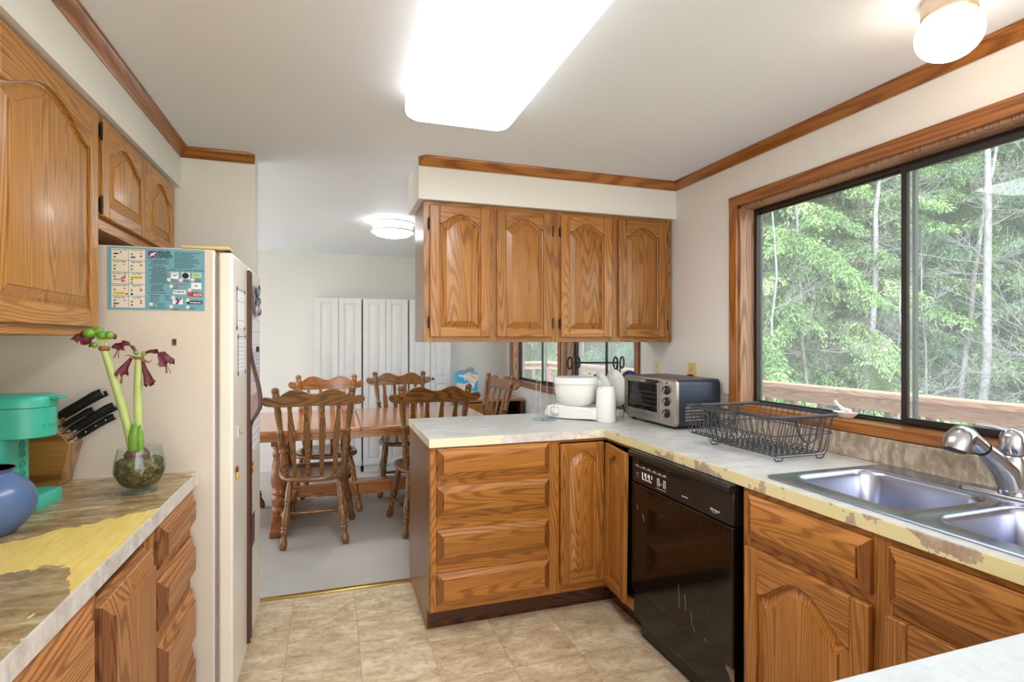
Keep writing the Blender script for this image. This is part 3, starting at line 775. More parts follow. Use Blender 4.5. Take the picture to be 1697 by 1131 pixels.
for z in (.198, .138, .078):
    kn = MB().lathe([(.0235, 0), (.0235, .006), (.019, .010), (.0185, .017), (.016, .019), (0, .019)], 24, Matrix.Translation((.435, -.008, z)) @ Matrix.Rotation(pi/2, 4, 'X'))
    kn = kn.build('knob', BLACK, k)
    MB().box(.4335, .4365, -.0285, -.026, z-.016, z+.016, Matrix.Translation((.435, 0, z)) @ Matrix.Rotation(.5, 4, 'Y') @ Matrix.Translation((-.435, 0, -z))).build('pointer', PAPER, kn)
mb = MB()
for z in (.198, .138, .078):
    for a in np.linspace(-2.2, 1.0, 7):
        mb.box(.435+.031*cos(a+pi/2)-.003, .435+.031*cos(a+pi/2)+.003, -.0087, -.008, z+.031*sin(a+pi/2)-.0008, z+.031*sin(a+pi/2)+.0008)
mb.box(.425, .445, -.0087, -.008, .233, .239)
mb.build('dial_markings', INK, k)
mb = MB()
for i in range(5): mb.box(W+.0003, W+.0018, .05, .17-.012*(i % 2), .045+i*.016, .053+i*.016)
mb.build('side_vents', SILV, k)
for x in (.05, W-.05):
    for y in (.03, D-.03): MB().lathe([(.012, 0), (.013, .004), (.011, .018)], 12, Matrix.Translation((x, y, 0))).build('foot', BLACK, k)

def outlet(label, y, z, mat):
    o = thing('wall_outlet', label, 'outlet', (XR-.0005, y, z), -pi/2)
    MB().box(-.037, .037, -.006, -.0005, -.058, .058).build('cover_plate', mat, o, bevel=.002)
    for dz in (.02, -.02):
        s = MB().lathe([(.016, 0), (.016, .0015), (0, .0015)], 16, Matrix.Translation((0, -.006, dz)) @ Matrix.Rotation(pi/2, 4, 'X')).build('socket', mat, o)
        m = MB(); m.box(-.007, -.005, -.0083, -.0074, dz-.003, dz+.006); m.box(.005, .007, -.0083, -.0074, dz-.003, dz+.006); m.build('slots', INK, s)
    return o
outlet('almond wall outlet above the far end of the toaster oven, with nothing plugged in', 2.98, 1.19, ALMOND)
outlet('yellowed wall outlet with a black plug behind the toaster oven, beside the window casing', 2.63, 1.186, TANP)
k = thing('power_plug', 'black power plug in the yellowed outlet behind the toaster oven', 'plug', (XR-.0085, 2.63, 1.166), -pi/2)
MB().box(-.015, .015, -.022, -.0, -.012, .012).build('plug_body', BLACK, k, bevel=.004)
MB().tube([(0, -.02, -.002), (.004, -.028, -.012), (.01, -.026, -.05), (.02, -.022, -.12), (.03, -.0135, -.2)], .0035, 6).build('cable', BLACK, k)

k = thing('stand_mixer', 'white kitchen mixer with a round bowl on the peninsula countertop', 'mixer', (1.36, 2.93, .9145), -.82)
mb = MB()
pts = [(-.165, .016), (-.17, .03), (-.155, .07), (-.12, .082), (.02, .078), (.14, .07), (.15, .01), (.02, .004), (-.10, .004)]
mb.prism(pts, 'y', -.075, .075); mb.build('motor_base', WHITE, k, bevel=.012, seg=4)
c = MB().lathe([(.022, 0), (.022, .008), (.017, .017), (.014, .019), (0, .019)], 20, Matrix.Translation((-.10, -.0735, .045)) @ Matrix.Rotation(pi/2, 4, 'X')).build('speed_knob', WHITE, k)
mb = MB(); mb.box(-.13, -.075, -.0765, -.0752, .012, .072); mb.build('control_plate', plain('pale_grey_plastic', L(206, 206, 208), .35), k, bevel=.0004)
mb = MB(); mb.lathe([(.076, .078), (.084, .086), (.108, .105), (.122, .15), (.125, .205), (.121, .205), (.117, .15), (.10, .108), (0, .1)], 40); mb.build('mixing_bowl', WHITE, k, smooth=50)
mb = MB(); mb.lathe([(.127, .205), (.132, .207), (.132, .232), (.126, .243), (.06, .247), (0, .248)], 40); lid = mb.build('bowl_lid', WHITE, k, smooth=50)
mb = MB(); mb.lathe([(.008, .248), (.008, .262), (.006, .264), (0, .264)], 12, Matrix.Translation((-.03, -.04, 0))); mb.build('lid_knob', CLEAR, lid)
mb = MB(); mb.lathe([(.052, .0), (.056, .006), (.056, .10), (.052, .18), (.045, .196), (.03, .201), (0, .202)], 12, Matrix.Translation((.2, -.045, 0)) @ Matrix.Rotation(.26, 4, 'Z')); mb.build('drive_tower', WHITE, k, smooth=50)
mb = MB(); mb.box(.12, .2, -.07, .02, .004, .075); mb.build('tower_bridge', WHITE, k, bevel=.01, seg=3)

k = thing('cup_holder', 'clear acrylic cup holder with tall looped rods on the peninsula countertop', 'holder', (1.165, 2.93, .9145))
mb = MB(); mb.tube([(.072*cos(a), .072*sin(a), .004) for a in np.linspace(0, 2*pi, 33)[:-1]], .0042, 6, True); mb.lathe([(.07, .001), (.07, .003), (.0, .003)], 32); mb.build('base_ring', ACRYL, k)
for (x, y, hh, w, ang) in ((-.036, .01, .225, .016, .3), (.03, -.01, .262, .022, .1)):
    c0, s0 = cos(ang), sin(ang)
    P = [(x-w*c0, y-w*s0, .006), (x-w*c0, y-w*s0, hh-w)]+[(x+w*cos(a)*c0, y+w*cos(a)*s0, hh-w+w*sin(a)) for a in np.linspace(pi, 0, 9)[1:-1]]+[(x+w*c0, y+w*s0, hh-w), (x+w*c0, y+w*s0, .006)]
    MB().tube(P, .0035, 8).build('loop_rod', ACRYL, k)

k = thing('plate_rack', 'black iron plate rack with scrolled tops behind the white mixer', 'plate rack', (0, 0, .9145))
A, B = Vector((1.425, 3.10, 0)), Vector((1.70, 3.03, 0)); U = (B-A).normalized(); Np = Vector((-U.y, U.x, 0))
zt = .318
Ns = (Np+U*.8).normalized()
MB().tube([A+Vector((0, 0, zt)), B+Vector((0, 0, zt))], .005, 8).build('top_bar', IRON, k)
for Q in (A, B):
    fr = MB()
    for s_ in (-1, 1):
        ctr = Q+Ns*(s_*.05)+Vector((0, 0, zt))
        P = [Q+Ns*(s_*.085)+Vector((0, 0, .004)), Q+Ns*(s_*.03)+Vector((0, 0, .14)), Q+Ns*(s_*.018)+Vector((0, 0, .26)), Q+Ns*(s_*.02)+Vector((0, 0, zt))]
        P += [ctr+Ns*(s_*-.03*cos(a))+Vector((0, 0, .036*sin(a))) for a in np.linspace(0, pi*1.85, 22)[1:]]
        fr.tube(P, .005, 8)
    fr.tube([Q-Ns*.07+Vector((0, 0, .04)), Q+Ns*.07+Vector((0, 0, .04))], .004, 6)
    fr.build('end_frame', IRON, k)
for s_ in (-1, 1):
    MB().tube([A+Np*(s_*.07)+Vector((0, 0, .04)), B+Np*(s_*.07)+Vector((0, 0, .04))], .004, 6).build('rail', IRON, k)

MB().tube([(1.47, 2.99, .006), (1.468, 2.99, .22), (1.474, 2.99, .235), (1.486, 2.988, .222), (1.50, 2.986, .222), (1.512, 2.984, .236), (1.53, 2.98, .236), (1.535, 2.98, .22), (1.535, 2.98, .006)], .0018, 6).build('plate_divider', IRON, k)
def plate(name, label, x, y, z, r, mat, tilt, yaw, extra=None):
    o = thing(name, label, 'plate', (x, y, z))
    M = Matrix.Rotation(yaw, 4, 'Z') @ Matrix.Rotation(pi/2+tilt, 4, 'Y')
    MB().lathe([(r*.55, -.004), (r*.6, 0), (r, .014), (r*1.005, .016), (r*.98, .017), (r*.6, .004), (0, .004)], 40, M).build('plate_body', mat, o, smooth=60)
    if extra:
        m = MB()
        for i in range(14):
            a = 2*pi*i/14
            m.box(r*.68, r*.97, -.006, .006, .0120, .0185, M @ Matrix.Rotation(a, 4, 'Z') @ Matrix.Rotation(-.36, 4, 'Y'))
        m.build('rim_stripes', extra, o)
    return o
plate('dinner_plate', 'white plate standing on edge nearest the mixer in the iron rack', 1.552, 3.0, .9545+.115, .106, WHITE, -.14, .06)
plate('dinner_plate', 'white plate standing behind the first plate, against the toaster oven', 1.635, 2.975, .9545+.125, .112, WHITE, -.10, .10)
plate('serving_plate', 'navy blue plate showing its edge behind the toaster oven', 1.745, 2.99, .9545+.112, .118, NAVY, -.06, .1)
plate('patterned_plate', 'white plate with dark striped rim tucked behind the mixer bowl', 1.50, 3.045, .9545+.113, .105, WHITE, -.42, .5, CHAR)
k = thing('glass_tumbler', 'small glass tumbler on the countertop below the white plates', 'glass', (1.615, 2.885, .9145))
MB().lathe([(.026, 0), (.03, .002), (.034, .05), (.032, .05), (.028, .006), (0, .006)], 24).build('tumbler_body', CLEAR, k)

# ================================================================== LIGHTS IN VIEW
DIFF = emit('fluorescent_diffuser', (.93, .97, 1), 8.0)
DIFFS = emit('fluorescent_diffuser_edge', (1, .98, .95), 1.3)
k = thing('ceiling_light', 'long rectangular fluorescent ceiling light with an off-white diffuser above the kitchen floor', 'ceiling light', (.469, 1.505, ZC))
mb = MB(); w, l = .208, .622
mb.rings([rrect(-w+i, w-i, -l+i, l-i, .05, z) for i, z in ((0, -.001), (0, -.07), (.004, -.085), (.014, -.094), (.03, -.098))], True, True)
mb.mi = [1 if i < 28*3 else 0 for i in range(len(mb.f))]
df = mb.build('diffuser', [DIFF, DIFFS], k, smooth=50)
mb = MB(); rs = random.Random(11)
for i in range(26):
    x, y = rs.uniform(-.13, .13), rs.uniform(-.1, .57); a = rs.uniform(.0012, .0035)
    mb.ell((x, y, -.0985), (a*rs.uniform(.5, 1), a, .001), 8, 4)
mb.build('dead_insects', SPECK, df)
GLOBE = emit('warm_globe_glass', (1, .80, .62), 6.0)
k = thing('globe_ceiling_light', 'small frosted globe ceiling light with a brushed metal collar near the window wall', 'ceiling light', (1.609, 1.049, ZC))
MB().lathe([(.064, -.0005), (.064, -.046), (.061, -.05), (.058, -.046), (.058, -.002)], 36).build('collar', NICKEL, k)
MB().ell((0, 0, -.100), (.079, .079, .069), 28, 14).build('globe', GLOBE, k)
DDIF = emit('dining_diffuser', (.95, .98, 1), 26.0)
k = thing('dining_ceiling_light', 'round white drum ceiling light above the dining table', 'ceiling light', (.453, 4.37, ZC))
mb = MB(); mb.lathe([(.15, -.0005), (.152, -.09), (.13, -.11), (.07, -.124), (0, -.128)], 36)
mb.mi = [1 if i < 36 else 0 for i in range(len(mb.f))]; mb.build('diffuser', [DDIF, emit('dining_diffuser_edge', (.97, .98, 1), 4.)], k, smooth=50)
for z in (-.02, -.085):
    MB().lathe([(.153, z-.008), (.168, z-.006), (.17, z+.004), (.16, z+.009), (.153, z+.008), (.153, z-.008)], 40).build('trim_ring', WHITE, k)
# ================================================================== REFRIGERATOR
FY0, FY1 = 2.155, 2.925
k = thing('refrigerator', 'cream side-by-side refrigerator with brown handles beside the peeling countertop', 'refrigerator', (0, 0, 0))
MB().box(-1.07, -.392, FY0, FY1, .02, 1.69).build('case', CREAMS, k, bevel=.008)
MB().box(-1.06, -.40, FY0+.01, FY1-.01, .001, .02).build('base_grille', BLACKM, k)
MB().box(-.391, -.383, FY0+.012, FY1-.012, .10, 1.67).build('door_gasket', GREYP, k)
d1 = MB().box(-.382, -.335, FY0, 2.508, .085, 1.682).build('door', CREAM, k, bevel=.009, seg=3)
d2 = MB().box(-.382, -.335, 2.522, FY1, .085, 1.682).build('door', CREAM, k, bevel=.009, seg=3)
def handle(y, amp, par):
    mb = MB(); rs = []
    for z in np.linspace(.115, 1.66, 60):
        b = 0.
        if amp:
            if 1.0 < z < 1.36: b = amp*sin(pi*min(1, (1.36-z)/.26)*.5)**2 if z > 1.10 else amp*sin(pi*(z-1.0)/.10*.5)**2
        x = -.335
        rs.append([(x+b*.9, y-.009, z), (x+.009+b, y-.009, z), (x+.013+b, y-.005, z), (x+.013+b, y+.005, z), (x+.009+b, y+.009, z), (x+b*.9, y+.009, z)])
    mb.rings(rs); mb.build('handle_trim', BROWNT, par, smooth=40)
handle(2.494, .0, d1); handle(2.538, .042, d2)
MB().box(-.50, -.345, 2.16, 2.235, 1.6915, 1.703).build('hinge_cover', TANP, k, bevel=.004)
MB().box(-.365, -.345, 2.17, 2.20, 1.683, 1.691).build('hinge', BRONZE, k)

# school calendar held on the side of the refrigerator
def card(name, label, cat, loc, rotz): return thing(name, label, cat, loc, rotz)
k = card('calendar', 'teal school district wall calendar on the side of the cream refrigerator', 'calendar', (-.711, FY0-.001, 1.685), 0)
CWd, CHt = .287, .211
s = MB().box(0, CWd, -.0012, -.0002, -CHt, 0).build('sheet', TEALS, k)
f = lambda x, z: at_face(x*CWd, -.0016, -z*CHt)
def blk(mb, x0, x1, z0, z1, dy=-.0014): mb.box(x0*CWd, x1*CWd, dy, -.0012, -z1*CHt, -z0*CHt)
months = ['September 2022', 'October 2022', 'November 2022', 'December 2022', 'January 2023', 'February 2023', 'March 2023', 'April 2023', 'May 2023', 'June 2023']
CRM = plain('cream_print', L(226, 216, 200), .6, var=.01)
marks = [[(GREENP, .5, .35, 1), (INK, .14, .5, 2), (GREENP, .3, .5, 1), (GREENP, .14, .8, 1)], [(PINKP, .72, .4, 1), (GREENP, .14, .5, 1), (GREENP, .14, .8, 1)],
         [(GREENP, .14, .4, 1), (REDP, .74, .35, 1), (REDP, .74, .5, 1), (NAVY, .6, .52, 1), (PINKP, .3, .66, 4), (GREENP, .14, .66, 1), (PURP, .6, .8, 1), (ORNG, .74, .8, 1)],
         [(PINKP, .74, .4, 1), (GREENP, .14, .52, 1), (YELP, .14, .78, 5), (YELP, .14, .88, 5), (NAVY, .86, .88, 1)], [(PINKP, .74, .4, 1), (GREENP, .14, .4, 1), (NAVY, .14, .68, 2), (GREENP, .34, .68, 1), (REDP, .14, .9, 1)],
         [(GREENP, .14, .5, 1), (PINKP, .7, .4, 1), (NAVY, .7, .66, 1), (INK, .14, .78, 2), (YELP, .32, .78, 1)], [(REDP, .7, .4, 1), (GREENP, .14, .5, 1), (GREENP, .14, .8, 1)],
         [(ORNG, .7, .42, 1), (YELP, .14, .5, 5), (YELP, .14, .42, 4), (GREENP, .14, .66, 1), (GREENP, .14, .92, 1)], [(PINKP, .7, .4, 1), (PURP, .7, .55, 1), (GREENP, .14, .55, 1), (NAVY, .14, .85, 1), (NAVY, .14, .92, 1)], [(REDP, .7, .42, 1), (GREENP, .14, .5, 1), (GREENP, .7, .62, 1), (NAVY, .14, .8, 1)]]
for i in range(10):
    cx, cz = (.036, .208)[i//5], .03+(i % 5)*.19
    m = MB(); blk(m, cx, cx+.165, cz, cz+.178)
    g = m.build('month_panel', CRM, s)
    mats = [INK]; m = MB()
    text_into(m, months[i], .0062, f(cx+.0825, cz+.018), 'CENTER', .00005, bold=.0001)
    for r in range(5):
        for c in range(7): blk(m, cx+.018+c*.0205, cx+.0215+c*.0205, cz+.06+r*.024, cz+.0635+r*.024, -.0016)
    for mt, x, z, n in marks[i]:
        mats.append(mt); m.cur = len(mats)-1
        blk(m, cx+x*.165-.002, cx+x*.165+.0215*n-.002, cz+z*.178-.018, cz+z*.178+.004, -.0017)
    m.build('calendar_print', mats, g)
m = MB(); blk(m, .405, .495, .045, .155); em = m.build('purple_emblem', PURP, s)
m = MB()
m.tube([(x*CWd, -.0016, -z*CHt) for x, z in ((.415, .14), (.435, .12), (.455, .095), (.475, .075), (.488, .07))], [.0012, .002, .003, .002, .0006], 6, flat=(1, .15))
m.tube([(x*CWd, -.0016, -z*CHt) for x, z in ((.425, .085), (.445, .1), (.46, .095))], [.0006, .0016, .0012], 6, flat=(1, .15))
m.tube([(x*CWd, -.0016, -z*CHt) for x, z in ((.455, .1), (.47, .125), (.485, .13))], [.0014, .001, .0005], 6, flat=(1, .15))
m.build('white_figure', PAPER, em)
m = MB()
for j, t_ in enumerate(('SEQUIM', 'SCHOOL', 'DISTRICT')): text_into(m, t_, .0105, f(.502, .06+j*.039), extrude=.00005, bold=.00035)
text_into(m, 'Engage', .0045, f(.405, .17), extrude=.00005); text_into(m, 'Empower', .0045, f(.49, .17), extrude=.00005); text_into(m, 'Thrive', .0045, f(.59, .17), extrude=.00005)
text_into(m, 'Thank You, calendar Sponsors!', .0086, f(.81, .34), 'CENTER', .00005, shear=.35)
rs = random.Random(2)
def lines(x0, x1, z0, z1, n, center=False):
    for j in range(n):
        z = z0+(z1-z0)*j/max(1, n-1); w = (x1-x0)*rs.uniform(.62, 1); a = x0+((x1-x0-w)/2 if center else 0); x = a
        while x < a+w:
            q = rs.uniform(.012, .035); blk(m, x, min(x+q, a+w), z-.0045, z+.0045, -.0015); x += q+.006
lines(.68, .96, .055, .30, 10); lines(.42, .63, .20, .245, 3, True); lines(.41, .63, .275, .275, 1); lines(.41, .63, .305, .56, 12, True)
lines(.43, .57, .60, .69, 5, True); lines(.41, .64, .725, .725, 1); lines(.43, .54, .77, .87, 4); lines(.58, .63, .77, .83, 3); lines(.48, .60, .90, .93, 2, True); lines(.42, .60, .965, .965, 1)
for x, z in ((.64, .50), (.77, .50), (.90, .49), (.655, .62), (.86, .70), (.68, .82), (.83, .86), (.66, .97), (.83, .95)): lines(x, x+.07, z, z+.025, 2)
m.build('lettering', INK, s)
WP = PAPER
def sponsor(x0, x1, z0, z1, mat, body, tmat, size, dx=.0, extra=None):
    m = MB(); blk(m, x0, x1, z0, z1); o = m.build('sponsor_logo', mat, s)
    m = MB(); text_into(m, body, size, f((x0+x1)/2+dx, (z0+z1)/2), 'CENTER', .00005, bold=.0002)
    if extra: extra(m)
    m.build('logo_print', tmat, o)
def house(m): m.tube([(x*CWd, -.0016, -z*CHt) for x, z in ((.648, .43), (.648, .405), (.678, .38), (.708, .405), (.708, .43))], .0006, 4)
sponsor(.64, .72, .375, .485, WP, 'MSJ', INK, .0062, extra=house)
def seal(m): m.lathe([(.0105, 0), (.0105, .0002), (.0045, .0002)], 24, f(.795, .43))
sponsor(.755, .84, .375, .485, WP, '', INK, .004, extra=seal)
sponsor(.865, .965, .375, .455, plain('lime_print', L(176, 206, 150), .6), 'READY', GREENP, .006)
sponsor(.655, .82, .545, .60, TEALS, 'StateFarm', REDP, .0088)
sponsor(.855, .965, .54, .645, WP, 'EA', CHAR, .009)
sponsor(.665, .80, .665, .735, WP, 'THRIVE :', INK, .0095)
sponsor(.82, .975, .705, .77, REDP, 'ALCA', WP, .010, .025)
m = MB(); blk(m, .66, .765, .80, .90); o = m.build('sponsor_logo', WP, s)
P2 = lambda x, z: (x*CWd, -z*CHt)
m = MB(); m.prism([P2(.685, .80), P2(.712, .80), P2(.735, .85), P2(.712, .90), P2(.685, .90), P2(.708, .85)], 'y', -.0017, -.0014)
m.cur = 1; m.prism([P2(.722, .80), P2(.76, .80), P2(.738, .845)], 'y', -.0017, -.0014)
m.build('logo_print', [PURP, REDP], o)
sponsor(.81, .975, .835, .895, CHAR, 'evergreen', WP, .0085, .01)
m = MB()
for x, z in ((.62, .505), (.745, .505), (.87, .49), (.645, .61), (.84, .66), (.665, .79), (.82, .83), (.645, .94), (.82, .945), (.435, .905)):
    m.lathe([(.0062, 0), (.0062, .0003), (0, .0003)], 10, f(x, z))
m.build('dot_pattern', CRM, s)

k = card('magnet', 'small dark rectangular magnet alone on the refrigerator side below the calendar', 'magnet', (-.517, FY0-.0005, 1.364), 0)
MB().box(-.006, .006, -.002, 0, -.011, .011).build('magnet_strip', plain('brown_magnet', L(70, 56, 44), .5), k)

def on_door(name, label, cat, y, z, w, h, mat=PAPER, ink=None, corners=False, rows=0):
    """sheet on the refrigerator doors, local x runs away along +y"""
    o = thing(name, label, cat, (-.3345, y, z), pi/2)
    MB().box(0, w, -.0008, 0, -h, 0).build('sheet', mat, o)
    if corners:
        m = MB()
        for a, b in ((0, 0), (w, 0), (0, -h), (w, -h)): m.box(a-.003, a+.003, -.0018, -.0008, b-.009, b+.009); m.box(a-.012, a+.012, -.0018, -.0008, b-.002, b+.002)
        m.box(-.001, .001, -.0016, -.0008, -h, 0); m.box(0, w, -.0016, -.0008, -.001, .001)
        m.build('corner_magnets', INK, o)
    if rows:
        m = MB()
        for j in range(rows):
            z0 = -h*(j+.6)/rows; m.box(w*.06, w*.94, -.0012, -.0008, z0-.0008, z0+.0008)
        m.build('printed_lines', ink or GREYP, o)
    return o
on_door('note_sheet', 'white note with black corner magnets, upper of two on the freezer door', 'note', 2.235, 1.562, .185, .145, corners=True, rows=2)
on_door('note_sheet', 'white lined note, lower of two on the freezer door', 'note', 2.262, 1.385, .175, .14, corners=True, rows=9)
on_door('note_sheet', 'large white planner page hanging on the fridge door beside the curved handle', 'note', 2.60, 1.50, .30, .17, rows=3)
on_door('note_sheet', 'pale ruled page with a dark clip under the planner page on the fridge door', 'note', 2.61, 1.325, .30, .14, mat=plain('lilac_paper', L(218, 210, 224), .7), rows=8, ink=PURP)
on_door('photo_print', 'small pinkish photo print low among the fridge door papers', 'photo', 2.62, 1.13, .26, .10, mat=plain('pink_photo', L(196, 160, 166), .5, var=.3, scale=25))
on_door('note_sheet', 'ruled list with dark lines below the bend of the brown handle', 'note', 2.60, 1.0, .29, .13, rows=4, ink=INK)
on_door('label_sticker', 'dark label sticker low on the fridge door', 'sticker', 2.60, .60, .12, .14, mat=plain('brown_label', L(92, 66, 62), .5, var=.3, scale=40), rows=3)
k = thing('flower_magnet', 'grey and pink butterfly magnet cluster at the top of the fridge door', 'magnet', (-.3335, 2.72, 1.565), pi/2)
rs = random.Random(9)
for nm, mt in (('grey_petals', plain('slate_petals', L(132, 140, 158), .6, var=.3, scale=60)), ('pink_petals', plain('blush_petals', L(206, 178, 186), .6, var=.2, scale=60)), ('dark_petals', CHAR)):
    m = MB()
    for i in range(9):
        x, z = rs.uniform(-.08, .08), rs.uniform(-.07, .05); a = rs.uniform(0, 6)
        m.ell((x, -.009-rs.uniform(0, .01), z), (.026, .004, .017), 8, 5)
    m.build(nm, mt, k)
k = thing('figure_magnet', 'little red and yellow figure magnet on the lower freezer door', 'magnet', (-.334, 2.215, .89), pi/2)
MB().ell((0, -.004, -.012), (.014, .004, .016), 10, 6).build('yellow_body', YELP, k); MB().ell((0, -.0045, .008), (.013, .004, .014), 10, 6).build('brown_hair', plain('auburn', L(120, 60, 40), .6), k)
MB().ell((.006, -.006, .002), (.006, .004, .006), 8, 5).build('pink_face', PINKP, k)
k = thing('flower_pin', 'small red flower magnet on the fridge door below the handle bend', 'magnet', (-.334, 2.60, .82), pi/2)
m = MB()
for i in range(6): m.ell((.016*cos(i), -.005, .016*sin(i)), (.011, .004, .011), 8, 5)
m.build('petals', REDP, k); MB().ell((0, -.008, 0), (.008, .004, .008), 8, 5).build('centre', YELP, k)
k = thing('clip_magnet', 'black clip holding the ruled page on the fridge door', 'clip', (-.3355, 2.80, 1.33), pi/2)
MB().box(-.03, .03, -.008, 0, -.012, .012).build('clip_body', INK, k, bevel=.002)
k = thing('corner_hook', 'small white hook stuck on the freezer door under the two notes', 'hook', (-.334, 2.25, 1.03), pi/2)
MB().box(-.014, .014, -.003, 0, -.02, .02).build('base_plate', WHITE, k, bevel=.001); MB().tube([(0, -.003, .008), (0, -.010, -.002), (0, -.012, -.01), (0, -.017, -.004)], .0025, 6).build('prong', GREYP, k)

# ================================================================== THINGS ON THE LEFT WORKTOP
TZ = .9145
k = thing('coffee_maker', 'teal single-cup coffee maker between the blue vase and knife block', 'coffee maker', (-.742, 1.842, TZ), pi/2+(-.1))
# local: front towards -y, width along x
MB().rings([rrect(-.057, .057, .076, .285, .02, z) for z in (.0, .19)]).build('column', TEAL, k, smooth=50)
def stadium(ins, z, w=.066, y0=-.008, y1=.285):
    pts = []
    r = w-ins
    for a in np.linspace(pi, 2*pi, 15): pts.append((r*cos(a), y0+w+r*sin(a), z))
    return pts+[(r, y1-ins, z), (-r, y1-ins, z)]
MB().rings([stadium(.004, .190), stadium(0, .193), stadium(0, .272)]).build('brew_head', TEAL, k, smooth=50)
lid = MB().rings([stadium(-.0015, .2735), stadium(-.002, .295), stadium(.003, .304), stadium(.012, .306)]).build('lid', TEAL, k, smooth=50)
MB().box(-.02, .02, -.032, .0, .293, .301).build('lid_tab', TEAL, lid, bevel=.003)
tr = MB().rings([rrect(-.057, .057, 0, .075, .008, z) for z in (.0, .034)]+[rrect(-.055, .055, .002, .075, .008, .036)]).build('drip_tray', TEAL, k, smooth=50)
m = MB()
for i in range(9): m.box(-.05, .05, .008+i*.007, .0105+i*.007, .036, .0385)
m.build('tray_ribs', TEAL, tr)
m = MB()
for z in (.165, .14, .112, .085):
    m.tube([(.012+.011*cos(a), .0755, z+.011*sin(a)) for a in np.linspace(0, 2*pi, 17)[:-1]], .0012, 5, True)
    m.tube([(.012+.005*cos(a), .0755, z+.005*sin(a)) for a in np.linspace(.6, 2*pi-.2, 10)], .001, 5)
m.build('buttons', plain('dark_teal', L(30, 120, 104), .4), k)
m = MB(); m.box(.0, .03, .0752, .076, .066, .0675); m.box(.0, .028, .0752, .076, .056, .0575); m.build('indicator_text', PAPER, k)
m = MB()
for i, ch in enumerate('KEURIG'):
    a = pi*1.5+.05+(i-2.5)*.21
    M = Matrix.Translation((.0662*cos(a), -.008+.066+.0662*sin(a), .222)) @ Matrix.Rotation(a+pi/2, 4, 'Z') @ FACE_S
    text_into(m, ch, .014, M, 'CENTER', .0003)
m.build('raised_lettering', plain('teal_relief', L(44, 148, 128), .4), k)

k = thing('vase', 'squat glazed blue ceramic vase on the peeling yellow patch of the countertop', 'vase', (-.775, 1.60, TZ))
vm = MB(); vm.slathe([(.056, 0), (.0605, .003), (.083, .027), (.095, .055), (.0965, .078), (.088, .105), (.066, .128), (.053, .138), (.051, .143), (.0555, .150), (.058, .152)], 64); vm.build('vase_body', BLUEGL, k, smooth=60)
vm = MB(); vm.lathe([(.058, .152), (.0565, .1535), (.053, .151), (.047, .143), (.05, .136), (.06, .126), (.08, .10), (.08, .05), (0, .02)], 48); vm.build('rim', BROWNGL, k, smooth=60)

k = thing('knife_block', 'tilted wooden knife block behind the teal coffee maker', 'knife block', (0, 2.098, TZ))
pro = [(-.84, .215), (-.777, .128), (-.806, .002), (-.96, .002), (-1.0, .11)]
MB().prism(pro, 'y', -.046, .046).build('block_body', BLOCKH, k, bevel=.002)
mb = MB(); nv = Vector((.81, 0, .59)); tv = Vector((.063, 0, -.087)).normalized()
for i in range(4):
    c = Vector((-.84, 0, .215))+tv*(.013+i*.026)
    for y in (-.024, .022):
        mb.prism([(q.x, q.z) for q in (c+nv*.0006-tv*.002, c+nv*.0006+tv*.002, c-nv*.02+tv*.002, c-nv*.02-tv*.002)], 'y', y-.016, y+.016)
mb.build('knife_slots', BLACKM, k)
def knife(label, s_, y, ln, th, kind=0):
    c = Vector((-.84, 2.098+y, TZ+.215))+tv*s_+nv*.002
    q = nv.normalized(); q = (q+Vector((.0, 0, -.05))).normalized()
    o = thing('kitchen_knife', label, 'knife', tuple(c))
    MB().tube([q*.0, q*.012], th*.85, 10, flat=(1.0, .55)).build('bolster', STEEL, o)
    P = [q*.012, q*(ln*.25), q*(ln*.55), q*(ln*.85)+tv*.001, q*ln+tv*.004]
    h = MB().tube(P, [th*.85, th, th*.92, th*1.05, th*.95], 10, flat=(1.05, .6)).build('handle', BLACK, o, smooth=60)
    MB().tube([q*(ln*.97)+tv*.0035, q*(ln*1.01)+tv*.004], th*.9, 10, flat=(1.05, .62)).build('end_cap', STEEL, o)
    if kind:
        m = MB()
        for f_ in (.3, .55, .8): m.ell(tuple(q*(ln*f_)+Vector((0, -th*.6, 0))), (.003, .0012, .003), 8, 4)
        m.build('rivets', STEEL, h)
knife('thickest black knife handle, topmost in the wooden knife block', .010, -.012, .150, .0125)
knife('slim black knife handle just under the topmost one in the block', .016, .022, .150, .009)
knife('short black knife handle in the second row of the block', .044, -.026, .105, .009)
knife('black knife handle with steel end, upper of the long pair mid block', .062, -.006, .150, .0095)
knife('black knife handle with steel end, lower of the long pair mid block', .070, .026, .142, .0095)
knife('black riveted knife handle, lowest in the wooden knife block', .094, 0., .128, .0105, 1)

PX, PY = -.549, 1.911
k = thing('flower_pot', 'round clear glass bowl of dark moss on the left-hand countertop', 'flower pot', (PX, PY, TZ))
MB().slathe([(.0, .0), (.043, 0), (.046, .003), (.045, .008), (.054, .022), (.0655, .05), (.068, .075), (.063, .105), (.058, .128), (.0585, .134), (.056, .133), (.0565, .125), (.061, .104), (.0655, .075), (.063, .052), (.05, .026), (.03, .014), (0, .012)], 64, None, 4).build('bowl', CLEAR, k, smooth=80)
MB().slathe([(.034, .0005), (.044, .0008), (.047, .004), (.044, .009), (.036, .011)], 48, None, 4).build('glass_foot', glass('thick_glass', (.80, .86, .83), 1.2, .06), k, smooth=80)
rs = random.Random(4)
m = MB(); m.slathe([(0, .0135), (.028, .0165), (.049, .030), (.061, .054), (.0632, .074), (.059, .096), (.04, .103), (0, .105)], 40)
mo = m.build('moss', MOSS, k)
m = MB()
